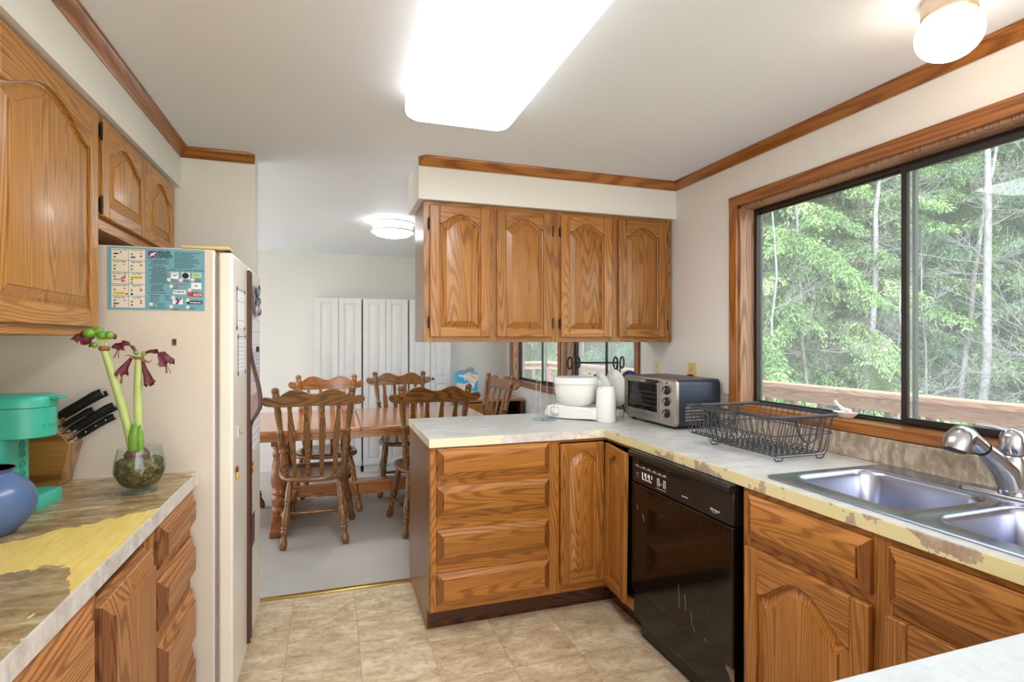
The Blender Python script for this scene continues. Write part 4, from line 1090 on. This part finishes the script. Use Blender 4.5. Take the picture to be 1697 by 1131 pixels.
for i in range(500):
    a = rs.uniform(0, 2*pi); z = rs.uniform(.05, .1); r = .056+.0045*sin(pi*min(1, (z-.02)/.09))
    if z > .093: r = rs.uniform(0, .05)
    p = Vector((r*cos(a), r*sin(a), z)); d = Vector((rs.uniform(-1, 1), rs.uniform(-1, 1), rs.uniform(-.3, 1)))*.007
    m.tube([p, p+d*.6+Vector((0, 0, .001)), p+d], [.0011, .0009, .0003], 3)
m.build('moss_strands', leafmat('moss_strands', L(40, 48, 22), L(78, 86, 42), L(132, 116, 70), .1), mo)
k2 = thing('amaryllis', 'amaryllis plant with wilted maroon flowers growing from the glass bowl', 'plant', (PX, PY, TZ))
O = Vector((PX, PY, TZ))
def w(x, z, y=1.905): return Vector((x, y, z))-O
MB().lathe([(.0, .094), (.03, .10), (.034, .115), (.022, .13), (.012, .138), (0, .139)], 18, Matrix.Translation((-.008, 0, 0))).build('bulb', BULB, k2)
st1 = MB().tube([w(-.566, 1.035), w(-.580, 1.12), w(-.599, 1.2), w(-.618, 1.268), w(-.638, 1.344)], [.0105, .0125, .012, .0112, .0102], 14).build('stem', STEMG, k2, smooth=60)
st2 = MB().tube([w(-.551, 1.035), w(-.552, 1.12), w(-.553, 1.2), w(-.552, 1.27), w(-.551, 1.316)], [.0095, .0118, .0113, .0105, .0096], 14).build('stem', STEMG, k2, smooth=60)
MB().tube([w(-.562, 1.035, 1.893), w(-.560, 1.08, 1.888), w(-.557, 1.115, 1.89), w(-.556, 1.122, 1.892)], [.012, .0135, .009, .002], 10, flat=(1, .5)).build('leaf_bud', BUDG, k2, smooth=60)
MB().tube([w(-.545, 1.035, 1.895), w(-.543, 1.09, 1.889), w(-.543, 1.118, 1.891)], [.011, .010, .002], 10, flat=(1, .5)).build('leaf_bud', BUDG, k2, smooth=60)
MB().lathe([(.012, -.006), (.015, 0), (.0135, .006), (.011, .008)], 14, Matrix.Translation(w(-.638, 1.345))).build('husk_ring', HUSK, st1)
MB().lathe([(.0115, -.004), (.0135, .001), (.012, .005)], 14, Matrix.Translation(w(-.551, 1.317))).build('husk_ring', HUSK, st2)
def pedicel(st, a, b, r=.004): MB().tube([a, (a+b)*.5+Vector((.001, 0, .001)), b], r, 8).build('pedicel', STEMG, st)
pedicel(st1, w(-.641, 1.347), w(-.660, 1.385)); pedicel(st1, w(-.634, 1.347), w(-.635, 1.378))
def pod(st, c, r, sq=1.): MB().ell(tuple(c), (r*sq, r, r*.92), 14, 9).build('seed_pod', BUDG, st)
pod(st1, w(-.672, 1.391, 1.895), .0155); pod(st1, w(-.655, 1.396, 1.91), .0135, 1.2); pod(st1, w(-.641, 1.385, 1.9), .0145); pod(st1, w(-.624, 1.385, 1.9), .0135); pod(st1, w(-.659, 1.356, 1.895), .009)
def petalflower(par, path, r0, r1, n=6, seed=0, tips=True):
    """wilted trumpet: crumpled tube that widens to ragged petals"""
    rs = random.Random(seed); P = [Vector(p) for p in path]; m = MB(); rings = []; up = None; K = 16
    ph = [rs.uniform(.8, 1.25) for _ in range(K)]
    for i, p in enumerate(P):
        t = (P[min(i+1, len(P)-1)]-P[max(i-1, 0)]).normalized(); u = t.orthogonal().normalized(); v = t.cross(u); f = i/(len(P)-1)
        rr = r0+(r1-r0)*f**1.5
        ring = []
        for j in range(K):
            a = 2*pi*j/K; k_ = 1+.38*f*cos(n*a+seed)
            ring.append(p+(u*cos(a)+v*sin(a)*.72)*rr*k_*(1+(ph[j]-1)*f)+t*(rs.uniform(-.35, .6)*rr*(f > .9)))
        rings.append(ring)
    m.rings(rings, True, False)
    o = m.build('wilted_flower', MAROON, par, smooth=80)
    if tips:
        e = P[-1]; t = (P[-1]-P[-2]).normalized(); m = MB()
        for j in range(4):
            d = Vector((rs.uniform(-.3, .3), rs.uniform(-.3, .3), -.6))+t*.6
            m.tube([e-t*.01, e+d*.012, e+d*.024], [.0012, .001, .0012], 5)
        m.build('stamens', HUSK, o)
    return o
petalflower(st2, [w(-.556, 1.332), w(-.566, 1.350), w(-.578, 1.360), w(-.590, 1.362), w(-.600, 1.353), w(-.603, 1.345)], .004, .0145, 6, 1)
petalflower(st2, [w(-.539, 1.330), w(-.522, 1.337), w(-.505, 1.337), w(-.492, 1.328), w(-.483, 1.312), w(-.478, 1.298)], .004, .020, 6, 2)
petalflower(st2, [w(-.569, 1.317), w(-.577, 1.305), w(-.585, 1.292), w(-.591, 1.280), w(-.594, 1.270)], .0045, .0165, 6, 3)
petalflower(st2, [w(-.541, 1.306), w(-.537, 1.288), w(-.531, 1.27), w(-.526, 1.252), w(-.522, 1.238)], .005, .0145, 6, 4, False)
petalflower(st1, [w(-.664, 1.383), w(-.676, 1.384), w(-.686, 1.378), w(-.690, 1.366)], .012, .022, 5, 5, False)
m = MB(); m.ell(tuple(w(-.685, 1.378)), (.017, .015, .022), 10, 7); m.build('crumpled_petals', MAROON, st1)
m = MB(); m.ell(tuple(w(-.612, 1.381)), (.006, .004, .009), 8, 5); m.build('petal_scrap', MAROON, st1)
for a, b in ((-.558, 1.333), (-.538, 1.330)): m = MB(); m.ell(tuple(w(a, b)), (.0075, .006, .0075), 10, 6); m.build('ovary', BUDG, st2)
MB().tube([w(-.556, 1.318), w(-.566, 1.321), w(-.578, 1.326), w(-.588, 1.324)], [.007, .006, .004, .001], 8, flat=(.4, 1)).build('bract', HUSK, st2)
MB().tube([w(-.546, 1.316), w(-.535, 1.308), w(-.526, 1.304), w(-.519, 1.307), w(-.518, 1.313)], [.008, .009, .005, .0025, .001], 8, flat=(.5, 1)).build('bract', HUSK, st2)
# ================================================================== DINING ROOM
LEGP = [(0, .015), (.05, .018), (.12, .0205), (.2, .023), (.27, .0185), (.285, .0235), (.305, .0235), (.32, .0175), (.345, .0215), (.365, .0175), (.45, .023), (.54, .0275), (.62, .024), (.665, .0175), (.68, .0255), (.70, .0255), (.715, .0175), (.74, .0235), (.76, .0235), (.775, .0165), (.83, .018), (.9, .0255), (.955, .0245), (1, .016)]
POSTP = [(0, .014), (.06, .018), (.16, .0225), (.25, .0225), (.285, .016), (.295, .023), (.315, .023), (.325, .017), (.36, .0225), (.42, .024), (.5, .0175), (.51, .0235), (.525, .0235), (.535, .0165), (.62, .019), (.72, .0225), (.79, .019), (.80, .0235), (.82, .0235), (.83, .018), (.845, .0245), (.945, .0225), (.952, .019), (.96, .0245), (.985, .0245), (1, .015)]
STRP = [(0, .009), (.2, .011), (.3, .016), (.33, .012), (.4, .0155), (.5, .021), (.6, .0155), (.67, .012), (.7, .016), (.8, .011), (1, .009)]
def chair(label, x, y, rot, mats):
    V, H = mats
    k = thing('dining_chair', label, 'chair', (x, y, .0045), rot, 'turned oak dining chairs around the table')
    def out(ins, z):
        P = []
        for a in np.linspace(0, 2*pi, 41)[:-1]:
            ca, sa = cos(a), sin(a)
            q = 2.8
            px = abs(ca)**(2/q)*(1 if ca > 0 else -1); py = abs(sa)**(2/q)*(1 if sa > 0 else -1)
            hw = .238+.026*py
            P.append((px*(hw-ins), py*(.238-ins)-.004, z))
        return P
    MB().rings([out(.014, .428), out(.003, .432), out(0, .440), out(.001, .456), out(.010, .464), out(.035, .4625), out(.075, .456), out(.14, .453)]).build('seat', H, k, smooth=50)
    for sx in (-1, 1):
        for a, b in (((sx*.155, -.145, .430), (sx*.197, -.24, 0)), ((sx*.185, .155, .430), (sx*.258, .262, 0))):
            MB().turned(a, b, LEGP, 14).build('leg', V, k, smooth=60)
        MB().turned((sx*.185, -.207, .158), (sx*.234, .222, .158), STRP, 10).build('stretcher', V, k, smooth=60)
        MB().turned((sx*.178, -.178, .457), (sx*.236, -.318, 1.062), POSTP, 14).build('back_post', V, k, smooth=60)
    MB().turned((-.208, .02, .158), (.208, .02, .158), STRP, 10).build('stretcher', H, k, smooth=60)
    def yb(z): return -.178-.14*(z-.457)/.605
    top = [(.318, .980), (.312, .998), (.296, 1.008), (.27, 1.004), (.24, .997), (.215, 1.004), (.185, 1.026), (.15, 1.047), (.115, 1.053), (.08, 1.046), (.045, 1.031), (.02, 1.022)]
    top += [(0, 1.020)]+[(-a, b) for a, b in top[::-1]]
    bot = [(-.313, .966), (-.298, .952), (-.27, .944), (-.2, .938), (-.1, .938), (0, .941), (.1, .938), (.2, .938), (.27, .944), (.298, .952), (.313, .966)]
    rs = []
    pts = top+bot
    mb = MB(); n = len(pts)
    vs = [(px, yb(pz)-.012-.25*px*px+.012, pz) for px, pz in pts]
    f0 = [(a, b-.012, c) for a, b, c in vs]; f1 = [(a, b+.012, c) for a, b, c in vs]
    mb.add(f0+f1, [(i, (i+1) % n, n+(i+1) % n, n+i) for i in range(n)])
    # strips across so that the bent face stays smooth
    m_ = len(top)
    for off in (0, n):
        tb = [bot[0]]
        idx_t = list(range(m_)); idx_b = list(range(m_, n))
        ti, bi = 0, len(idx_b)-1
        fs = []
        while ti < m_-1 or bi > 0:
            at, ab = pts[idx_t[ti]][0], pts[idx_b[bi]][0]
            if bi == 0 or (ti < m_-1 and pts[idx_t[ti+1]][0] >= pts[idx_b[max(bi-1, 0)]][0]):
                fs.append((off+idx_t[ti], off+idx_t[ti+1], off+idx_b[bi])); ti += 1
            else:
                fs.append((off+idx_t[ti], off+idx_b[bi-1], off+idx_b[bi])); bi -= 1
        b0 = len(mb.v)-2*n
        for f_ in fs: mb.f.append([b0+i for i in f_]); mb.mi.append(0)
    mb.build('crest_rail', H, k, bevel=.005, seg=3, smooth=50)
    for xb, xt in ((-.124, -.152), (-.041, -.052), (.041, .052), (.124, .152)):
        w_ = [(0, .009), (.06, .012), (.35, .0175), (.62, .0215), (.72, .021), (.85, .0145), (1, .0135)]
        mb = MB(); rs = []
        for t, hw in w_:
            z = .452+t*(.945-.452); cx = xb+(xt-xb)*t; y0 = yb(z)+.002
            rs.append([(cx-hw, y0-.006, z), (cx+hw, y0-.006, z), (cx+hw, y0+.006, z), (cx-hw, y0+.006, z)])
        mb.rings(rs); mb.build('slat', V, k, bevel=.002, smooth=40)
    return k
chair('brown oak dining chair with its back to the kitchen, beside the refrigerator', -.11, 4.08, 0, (CHV, CHH))
chair('brown oak dining chair with its back to the kitchen, partly behind the peninsula', .675, 4.05, 0, (CHV, CHH))
chair('golden oak dining chair across the table, in front of the first white wardrobe', -.045, 4.79, pi, (GCHV, GCHH))
chair('brown oak dining chair across the table, in front of the middle white wardrobe', .64, 5.13, pi+.04, (CHV, CHH))
chair('brown oak dining chair at the window end of the table, seen from its side', 1.13, 4.64, pi/2+.19, (CHV, CHH))
chair('brown oak dining chair at the table end mostly hidden by the refrigerator', -.80, 4.62, -pi/2, (CHV, CHH))

k = thing('dining_table', 'oak trestle dining table with turned double pedestals on the carpet', 'table', (.195, 4.57, .0045))
for x0, x1, dz in ((-1.005, -.0015, 0), (.0015, 1.005, .002)):
    s_ = -1 if x0 < -.5 else 1
    c_ = .05
    P = [(x0, -.55), (x1-c_, -.55), (x1, -.55+c_), (x1, .55-c_), (x1-c_, .55), (x0, .55)] if s_ > 0 else [(x1, .55), (x0+c_, .55), (x0, .55-c_), (x0, -.55+c_), (x0+c_, -.55), (x1, -.55)]
    MB().prism(P, 'z', .722+dz, .75+dz).build('tabletop_leaf', TBH, k, bevel=.006, seg=3)
ap = MB(); ap.box(-.93, -.002, -.485, -.463, .665, .722); ap.box(.002, .93, -.485, -.463, .667, .724); ap.box(-.93, .93, .463, .485, .665, .722); ap.box(-.93, -.908, -.463, .463, .665, .722); ap.box(.908, .93, -.463, .463, .665, .722)
ap.build('apron', TBH, k, bevel=.003)
COLP = [(0, .05), (.05, .05), (.06, .058), (.10, .058), (.12, .046), (.15, .056), (.20, .06), (.24, .06), (.27, .05), (.285, .058), (.31, .058), (.33, .05), (.42, .062), (.55, .064), (.65, .056), (.74, .044), (.78, .052), (.81, .054), (.84, .044), (.87, .05), (.9, .05), (.91, .045), (1, .045)]
for px in (-.55, .55):
    p = MB().prism([(-.49, .004), (-.495, .05), (-.44, .095), (-.30, .105), (-.22, .14), (.22, .14), (.30, .105), (.44, .095), (.495, .05), (.49, .004)], 'x', px-.055, px+.055)
    p = p.build('trestle_foot', TBV, k, bevel=.006)
    for py in (-.30, .30):
        MB().turned((px, py, .105), (px, py, .665), COLP, 20).build('column', TBV, p, smooth=60)
    MB().box(px-.05, px+.05, -.44, .44, .625, .6645).build('top_cleat', TBV, p, bevel=.004)
P = [(-.5, .225), (.5, .225)]+[(.5-i/24, .15-.010*abs(sin(i*pi/6))-.012*(1 if 4 < i < 20 else 0)) for i in range(25)]
st = MB(); st.prism(P, 'y', -.012, .012); st.build('stretcher', TBH, k, bevel=.003)
MB().box(-.50, .50, -.055, .055, .225, .247).build('stretcher_shelf', TBH, k, bevel=.004)

def wardrobe(label, x0, x1, ajar=(0, 0)):
    w_ = x1-x0; k = thing('wardrobe', label, 'wardrobe', (x0, 5.85, .0045))
    MB().box(0, w_, 0, .335, .07, 1.806).build('cabinet_body', WHITEP, k, bevel=.002)
    MB().box(.01, w_-.01, .02, .32, .001, .07).build('plinth', WHITEP, k)
    dw = w_/2-.006
    for i in (0, 1):
        a = MB()
        def r(x, y, z0, z1, ins): return [(x[0]+ins, y, z0+ins), (x[1]-ins, y, z0+ins), (x[1]-ins, y, z1-ins), (x[0]+ins, y, z1-ins)]
        fr = MB(); t0, t1 = -.020, -.002; Hd = 1.715
        X = (0, dw); s_ = .05
        zs = ((.055, .82), (.885, Hd-.05))
        fr.box(0, s_, t0, t1, 0, Hd); fr.box(dw-s_, dw, t0, t1, 0, Hd)
        fr.box(s_, dw-s_, t0, t1, 0, zs[0][0]); fr.box(s_, dw-s_, t0, t1, zs[0][1], zs[1][0]); fr.box(s_, dw-s_, t0, t1, zs[1][1], Hd)
        d = fr.build('door', WHITEP, k, (.003+i*(dw+.006), 0, .085), bevel=.0015, rotz=ajar[i])
        for z0, z1 in zs:
            xx = (s_, dw-s_)
            MB().rings([r(xx, t1, z0, z1, 0), r(xx, t0+.008, z0, z1, 0), r(xx, t0+.009, z0, z1, .010), r(xx, t0+.001, z0, z1, .030), r(xx, t0+.0005, z0, z1, .032)]).build('raised_panel', WHITEP, d, smooth=20)
        kx = dw-.022 if i == 0 else .022
        MB().lathe([(.007, 0), (.007, .01), (.013, .016), (.012, .024), (0, .027)], 14, Matrix.Translation((kx, t0, .875)) @ Matrix.Rotation(pi/2, 4, 'X')).build('knob', WHITE if x0 < .7 else BRONZE, d)
    return k
wardrobe('white two-door wardrobe against the dining wall, first from the refrigerator side', -.165, .290)
wardrobe('white two-door wardrobe against the dining wall, middle of the three', .302, .765)
wardrobe('white two-door wardrobe against the dining wall, partly behind the oak wall cabinet', .777, 1.222)

k = thing('sideboard', 'low brown wooden cabinet with a dark open compartment behind the end chair', 'cabinet', (1.245, 5.42, .0045))
mb = MB(); mb.box(0, .66, 0, .42, .735, .762); mb.build('top_board', TBH, k, bevel=.004)
mb = MB(); mb.box(0, .018, .01, .42, 0, .735); mb.box(.642, .66, .01, .42, 0, .735); mb.box(.33, .348, .01, .42, 0, .735); mb.box(.018, .642, .40, .42, 0, .735); mb.box(.018, .642, .01, .40, .06, .08); mb.box(.348, .642, .01, .40, .4, .415)
mb.build('carcass', DARKW, k)
MB().box(.004, .338, -.008, .009, .065, .725).build('door', OAKV, k, bevel=.003)

k = thing('cracker_box', 'light blue cracker box with a torn grey flap on the low brown cabinet', 'food box', (1.25, 5.66, .768), .06)
BLU = plain('sky_blue_print', L(58, 178, 222), .4, var=.08, scale=12); CRK = plain('cracker_print', L(226, 214, 186), .6, var=.12, scale=40)
b = MB().box(0, .235, 0, .085, 0, .26).build('carton', BLU, k, bevel=.002)
m = MB()
for x, z, a, r in ((.05, .11, .3, .055), (.17, .18, .6, .045), (.12, .225, -.4, .045), (.20, .215, .2, .04), (.14, .03, .1, .05)):
    M = Matrix.Translation((x, -.0012, z)) @ Matrix.Rotation(a, 4, 'Y')
    m.prism([(-r, -r*.7), (r, -r*.7), (r*1.05, 0), (r, r*.7), (-r, r*.7), (-r*1.05, 0)], 'y', -.0008, .0008, M)
m.build('cracker_pictures', CRK, b)
m = MB(); m.lathe([(.062, 0), (.06, .001), (0, .001)], 24, Matrix.Translation((.135, -.0022, .12)) @ Matrix.Rotation(pi/2, 4, 'X'), 1, .55); m.build('white_oval', PAPER, b)
m = MB(); m.tube([(.02, -.002, .235), (.08, -.002, .222), (.15, -.002, .21), (.2, -.002, .17)], .011, 6, flat=(1, .08)); m.build('white_swoosh', PAPER, b)
m = MB(); m.prism([(.0, .26), (.235, .26), (.21, .265), (.205, .315), (.16, .318), (.10, .292), (.04, .285)], 'y', .04, .042); m.build('torn_flap', GREYP, k)

# ================================================================== DECK AND GARDEN
struct(MB().box(2.10, 3.62, -1.5, 8.75, -.16, -.06).build('floor_deck', DECKY))
k = thing('deck_railing', 'redwood deck railing with square balusters outside the windows', 'railing', (3.5, 0, -.06))
MB().box(-.07, .08, -1.5, 8.68, 1.05, 1.085).build('cap_rail', DECKY, k, bevel=.004)
MB().box(-.02, .02, -1.5, 8.66, .955, 1.0495).build('fascia_board', DECKY, k, bevel=.004)
MB().box(-1.40, -.075, 8.53, 8.68, 1.05, 1.085).build('cap_rail', DECKY, k, bevel=.004)
MB().box(-1.40, -.022, 8.585, 8.625, .955, 1.0495).build('fascia_board', DECKY, k, bevel=.004)
bal = None
for i in range(34):
    y = 3.749-.267*18+.267*i
    if y > 8.5: break
    if bal is None:
        bal = MB().box(-.019, .019, -.022, .022, .001, .954).build('baluster', DECKZ, k, (.042, y, 0))
    else:
        c = bal.copy(); C.objects.link(c); c.location = (.042, y, 0)
for x in (-1.3, -1.05, -.8, -.55, -.3):
    c = bal.copy(); C.objects.link(c); c.location = (x, 8.56, 0)
MB().box(-.045, .045, 8.53, 8.63, .001, .954).build('corner_post', DECKZ, k, bevel=.003)

struct(MB().box(-40, 70, -40, 60, -1.3, -.95).build('ground', GROUND))
BOUNCEM = plain('pale_bounce_slab', L(222, 218, 210), .9, var=.05, scale=4)  # pale finish for the added slabs that reflect sunlight indoors
struct(MB().box(-9, 5, -9, YR-.16, -.3, -.03).build('floor_bounce_rear', BOUNCEM))  # unseen slab added behind the house to bounce sun onto the ceiling
struct(MB().box(-9, -3.58, YR-.16, 8, -.3, -.03).build('floor_bounce_side', BOUNCEM))  # unseen slab added outside the dining side opening, bounces light in

def np_mesh(name, V, Fq, mats, mi=None):
    me = bpy.data.meshes.new(name)
    V = np.asarray(V, np.float32); Fq = np.asarray(Fq, np.int32); nf, k_ = Fq.shape
    me.vertices.add(len(V)); me.vertices.foreach_set('co', V.ravel())
    me.loops.add(nf*k_); me.loops.foreach_set('vertex_index', Fq.ravel())
    me.polygons.add(nf); me.polygons.foreach_set('loop_start', np.arange(0, nf*k_, k_, dtype=np.int32))
    for m in mats: me.materials.append(m)
    me.update(calc_edges=True); me.validate()
    return me
def leaves(rng, P, D, ln, wd):
    """diamond leaf sprays at points P along directions D"""
    n = len(P)
    D = D/np.linalg.norm(D, axis=1, keepdims=True)
    R = rng.normal(size=(n, 3)); S = np.cross(D, R); S /= np.linalg.norm(S, axis=1, keepdims=True)+1e-9
    l = ln*rng.uniform(.6, 1.3, (n, 1)); w_ = wd*rng.uniform(.6, 1.3, (n, 1))
    V = np.stack([P, P+D*l*.45+S*w_, P+D*l, P+D*l*.45-S*w_], 1).reshape(-1, 3)
    return V, np.arange(4*n).reshape(n, 4)
def conifer(seed, H, R, nb, droop, mat):
    rng = np.random.default_rng(seed); PP, DD = [], []
    tm = MB(); tm.tube([(0, 0, 0), (.03, .02, H*.4), (0, 0, H)], [.17, .12, .02], 8)
    for b in range(nb):
        f = (b+rng.uniform(0, 1))/nb; z = H*(.04+.95*f); a = b*2.4+rng.uniform(-.4, .4)
        Lb = R*(1-f)**.75*rng.uniform(.7, 1.15)+.25
        h = np.array([cos(a), sin(a), 0.]); n = max(6, int(Lb/.065))
        t = np.linspace(.12, 1, n)
        P = np.outer(t*Lb, h); P[:, 2] = z+Lb*(.14*t-droop*t**1.8)
        tm.tube([tuple(P[0]*.1+np.array([0, 0, z])*.9), tuple(P[n//2]), tuple(P[-1])], [.02, .012, .004], 4)
        T = np.gradient(P, axis=0); T /= np.linalg.norm(T, axis=1, keepdims=True)
        side = np.array([-h[1], h[0], 0.])
        for s_ in (-1, 1):
            tl = (.16+.34*np.sin(np.pi*np.clip(t, .05, 1)**.8))*min(1, Lb/1.3)*rng.uniform(.7, 1.2, n)
            dirs = T*.75+side*s_*.75+np.array([0, 0, -.42])+rng.normal(size=(n, 3))*.14
            dirs /= np.linalg.norm(dirs, axis=1, keepdims=True)
            for q in np.linspace(.1, 1, 7):
                base = P+dirs*(tl*q)[:, None]; base[:, 2] -= .18*q*q*tl
                for _ in range(3):
                    PP.append(base+rng.normal(size=base.shape)*.02)
                    DD.append(dirs*.8+np.array([0, 0, -.35])+rng.normal(size=base.shape)*.45)
    V, F_ = leaves(rng, np.concatenate(PP), np.concatenate(DD), .085, .014)
    root = bpy.data.objects.new('conifer_tree', None); C.objects.link(root)
    tm.build('trunk', TRUNKM, root, smooth=60)
    o = bpy.data.objects.new('foliage', np_mesh('foliage', V, F_, [mat])); C.objects.link(o); o.parent = root
    return root
def bare(seed, H, r0, lean, nb, spread=1.):
    rs = random.Random(seed); m = MB()
    N = 9; P = [Vector((lean[0]*(i/N)**1.3*H+rs.uniform(-.05, .05)*(i > 0), lean[1]*(i/N)**1.3*H+rs.uniform(-.05, .05)*(i > 0), H*i/N)) for i in range(N+1)]
    tr = MB(); tr.tube(P, [r0*(1-.9*i/N)+.006 for i in range(N+1)], 8)
    def grow(p, d, l, r, lev):
        pts = [p]; q = p.copy(); dd = d.copy()
        for i in range(5):
            dd = (dd+Vector((rs.uniform(-.28, .28), rs.uniform(-.28, .28), rs.uniform(-.12, .22)))).normalized(); q = q+dd*(l/5); pts.append(q.copy())
        m.tube(pts, [max(.002, r*(1-.75*i/5)) for i in range(6)], 4)
        if lev > 0:
            for _ in range(5 if lev == 2 else 4):
                i = rs.randint(1, 4)
                e = (dd+Vector((rs.uniform(-1, 1), rs.uniform(-1, 1), rs.uniform(-.5, .5)))).normalized()
                grow(pts[i], e, l*rs.uniform(.35, .6), r*.5, lev-1)
    for b in range(nb):
        f = rs.uniform(.1, .97); i = min(N-1, int(f*N)); p = P[i].lerp(P[i+1], f*N-i); a = rs.uniform(0, 2*pi)
        grow(p, Vector((cos(a), sin(a), rs.uniform(.0, .6))).normalized(), (1.5-.8*f)*spread*rs.uniform(.6, 1.2), .0085*(1-.4*f), 2)
    root = bpy.data.objects.new('bare_tree', None); C.objects.link(root)
    tr.build('trunk', BARK, root, smooth=60); m.build('branches', BARK, root, smooth=60)
    return root
def polar(az, d): a = radians(az); return (d*sin(a), d*cos(a), -.96)
protos = [conifer(1, 11.5, 3.0, 150, .42, CEDAR), conifer(2, 12.5, 3.4, 160, .52, CEDAR), conifer(3, 14, 2.9, 170, .34, FIR)]
spots = [(19, 15, 0), (24, 12.5, 1), (29, 15.5, 2), (33, 12.5, 2), (38, 15.5, 0), (41, 11.8, 1), (45.5, 15, 2), (48.5, 12.0, 0), (52.5, 13.5, 2), (55, 16.5, 1), (57.5, 14.0, 0), (63.5, 15.5, 1), (69, 14, 2), (74, 12, 0), (36, 18.5, 1), (43.5, 19, 2), (50, 19, 0), (27, 19.5, 0), (14, 18, 2), (80, 13, 1), (9, 19, 0)]
used = set(); rs = random.Random(8)
CL = {0: 'bright green cedar among the conifers beyond the deck', 1: 'broad drooping cedar among the conifers beyond the deck', 2: 'dark blue-green fir among the conifers beyond the deck'}
for az, d, i in spots:
    o = protos[i] if i not in used else copy_tree(protos[i])
    used.add(i)
    o.location = polar(az, d); o.rotation_euler = (0, 0, rs.uniform(0, 6)); s_ = rs.uniform(.88, 1.12); o.scale = (s_, s_, s_)
    tag(o, CL[i], 'tree', 'conifers beyond the deck')
bt = [('pale bare tree with a leaning trunk seen through the fixed window pane', 51.2, 10.6, 8.0, .058, (.045, -.015), 26, 21),
      ('tall pale bare tree standing straight behind the sliding window pane', 59.2, 10.4, 9.5, .066, (-.008, .002), 34, 22),
      ('slender bare tree leaning across beside the tall pale one', 57.0, 11.0, 7.5, .045, (.10, -.07), 24, 23)]
for lb, az, d, H, r0, ln, nb, sd in bt:
    o = bare(sd, H, r0, ln, nb, 1.0); o.location = polar(az, d); tag(o, lb, 'tree')
pr = bare(31, 6.0, .022, (.02, .03), 18, 1.0)
for j, (az, d) in enumerate(((44, 9.6), (46.5, 10.4), (53.5, 10.0), (62.5, 9.8), (66, 10.5), (55.4, 11.2), (40.5, 10.8), (33, 11), (26, 11.4))):
    o = pr if j == 0 else copy_tree(pr)
    o.location = polar(az, d); o.rotation_euler = (0, 0, j*1.7); s_ = 1+.18*sin(j*2.1); o.scale = (s_, s_, s_)
    tag(o, 'thin grey twiggy sapling among the conifers beyond the deck', 'tree', 'bare saplings beyond the deck')
def shrub(seed):
    rng = np.random.default_rng(seed); n = 2600
    u = rng.normal(size=(n, 3)); u /= np.linalg.norm(u, axis=1, keepdims=True); u[:, 2] = np.abs(u[:, 2])
    P = u*np.array([1.1, 1.1, .95])*rng.uniform(.35, 1, (n, 1))**.5
    V, F_ = leaves(rng, P, u+rng.normal(size=(n, 3))*.5, .11, .03)
    root = bpy.data.objects.new('shrub', None); C.objects.link(root)
    o = bpy.data.objects.new('foliage', np_mesh('foliage', V, F_, [SHRUBM])); C.objects.link(o); o.parent = root
    r2 = random.Random(seed); m = MB()
    for i in range(16):
        a = r2.uniform(0, 6.28); e = Vector((.9*cos(a)*r2.random(), .9*sin(a)*r2.random(), r2.uniform(.6, 1.1)))
        m.tube([Vector((0, 0, 0)), e*.5+Vector((r2.uniform(-.1, .1), 0, 0)), e], [.014, .009, .003], 4)
    m.build('stems', BARK, root)
    return root
sh = shrub(5)
for j, (az, d) in enumerate(((40, 9.4), (44.5, 9.8), (49.5, 9.5), (53, 9.0), (57.8, 9.4), (61.5, 9.2), (65.5, 9.6), (31, 10.5), (24, 10.8))):
    o = sh if j == 0 else copy_tree(sh)
    o.location = polar(az, d); o.rotation_euler = (0, 0, j*2.3); s_ = .9+.25*sin(j*1.3); o.scale = (s_, s_, s_)
    tag(o, 'low tangled olive-green shrub growing under the trees beyond the deck', 'shrub', 'undergrowth shrubs beyond the deck')

# ================================================================== LIGHT AND CAMERA
wd = bpy.data.worlds.new('World'); SC.world = wd; wd.use_nodes = True
nt = wd.node_tree; nt.nodes.clear()
out = nt.nodes.new('ShaderNodeOutputWorld'); bg = nt.nodes.new('ShaderNodeBackground'); sky = nt.nodes.new('ShaderNodeTexSky')
sky.sky_type = 'NISHITA'; sky.sun_disc = False; sky.sun_elevation = radians(42); sky.sun_rotation = radians(200); sky.air_density = 1.3; sky.dust_density = 4.0; sky.ozone_density = 1.2
mixn = nt.nodes.new('ShaderNodeMix'); mixn.data_type = 'RGBA'; mixn.inputs[0].default_value = .45
mixn.inputs[7].default_value = (7.2, 7.4, 7.6, 1)      # high thin cloud
nt.links.new(sky.outputs[0], mixn.inputs[6]); nt.links.new(mixn.outputs[2], bg.inputs[0]); bg.inputs[1].default_value = WORLD
nt.links.new(bg.outputs[0], out.inputs[0])
sl = bpy.data.lights.new('sun', 'SUN'); sl.energy = SUNE; sl.angle = radians(3); sl.color = (.88, .95, 1)
so = bpy.data.objects.new('sun', sl); C.objects.link(so)
so.rotation_euler = Vector((.52, .52, -.64)).to_track_quat('-Z', 'Y').to_euler()
cam = bpy.data.cameras.new('camera'); cam.sensor_width = 36; cam.lens = 905/1697*36; cam.clip_start = .02; cam.clip_end = 200
co = bpy.data.objects.new('camera', cam); C.objects.link(co); co.location = (0, 0, 1.368); co.rotation_euler = (pi/2, 0, -radians(18.23))
SC.camera = co
SC.view_settings.view_transform = 'Standard'; SC.view_settings.look = 'None'; SC.view_settings.gamma = 1
SC.view_settings.exposure = EXPO
SC.cycles.use_denoising = True
SC.cycles.max_bounces = 8; SC.cycles.diffuse_bounces = 5; SC.cycles.glossy_bounces = 4; SC.cycles.transparent_max_bounces = 16; SC.cycles.transmission_bounces = 6
SC.cycles.sample_clamp_indirect = 6; SC.cycles.caustics_reflective = False; SC.cycles.caustics_refractive = False
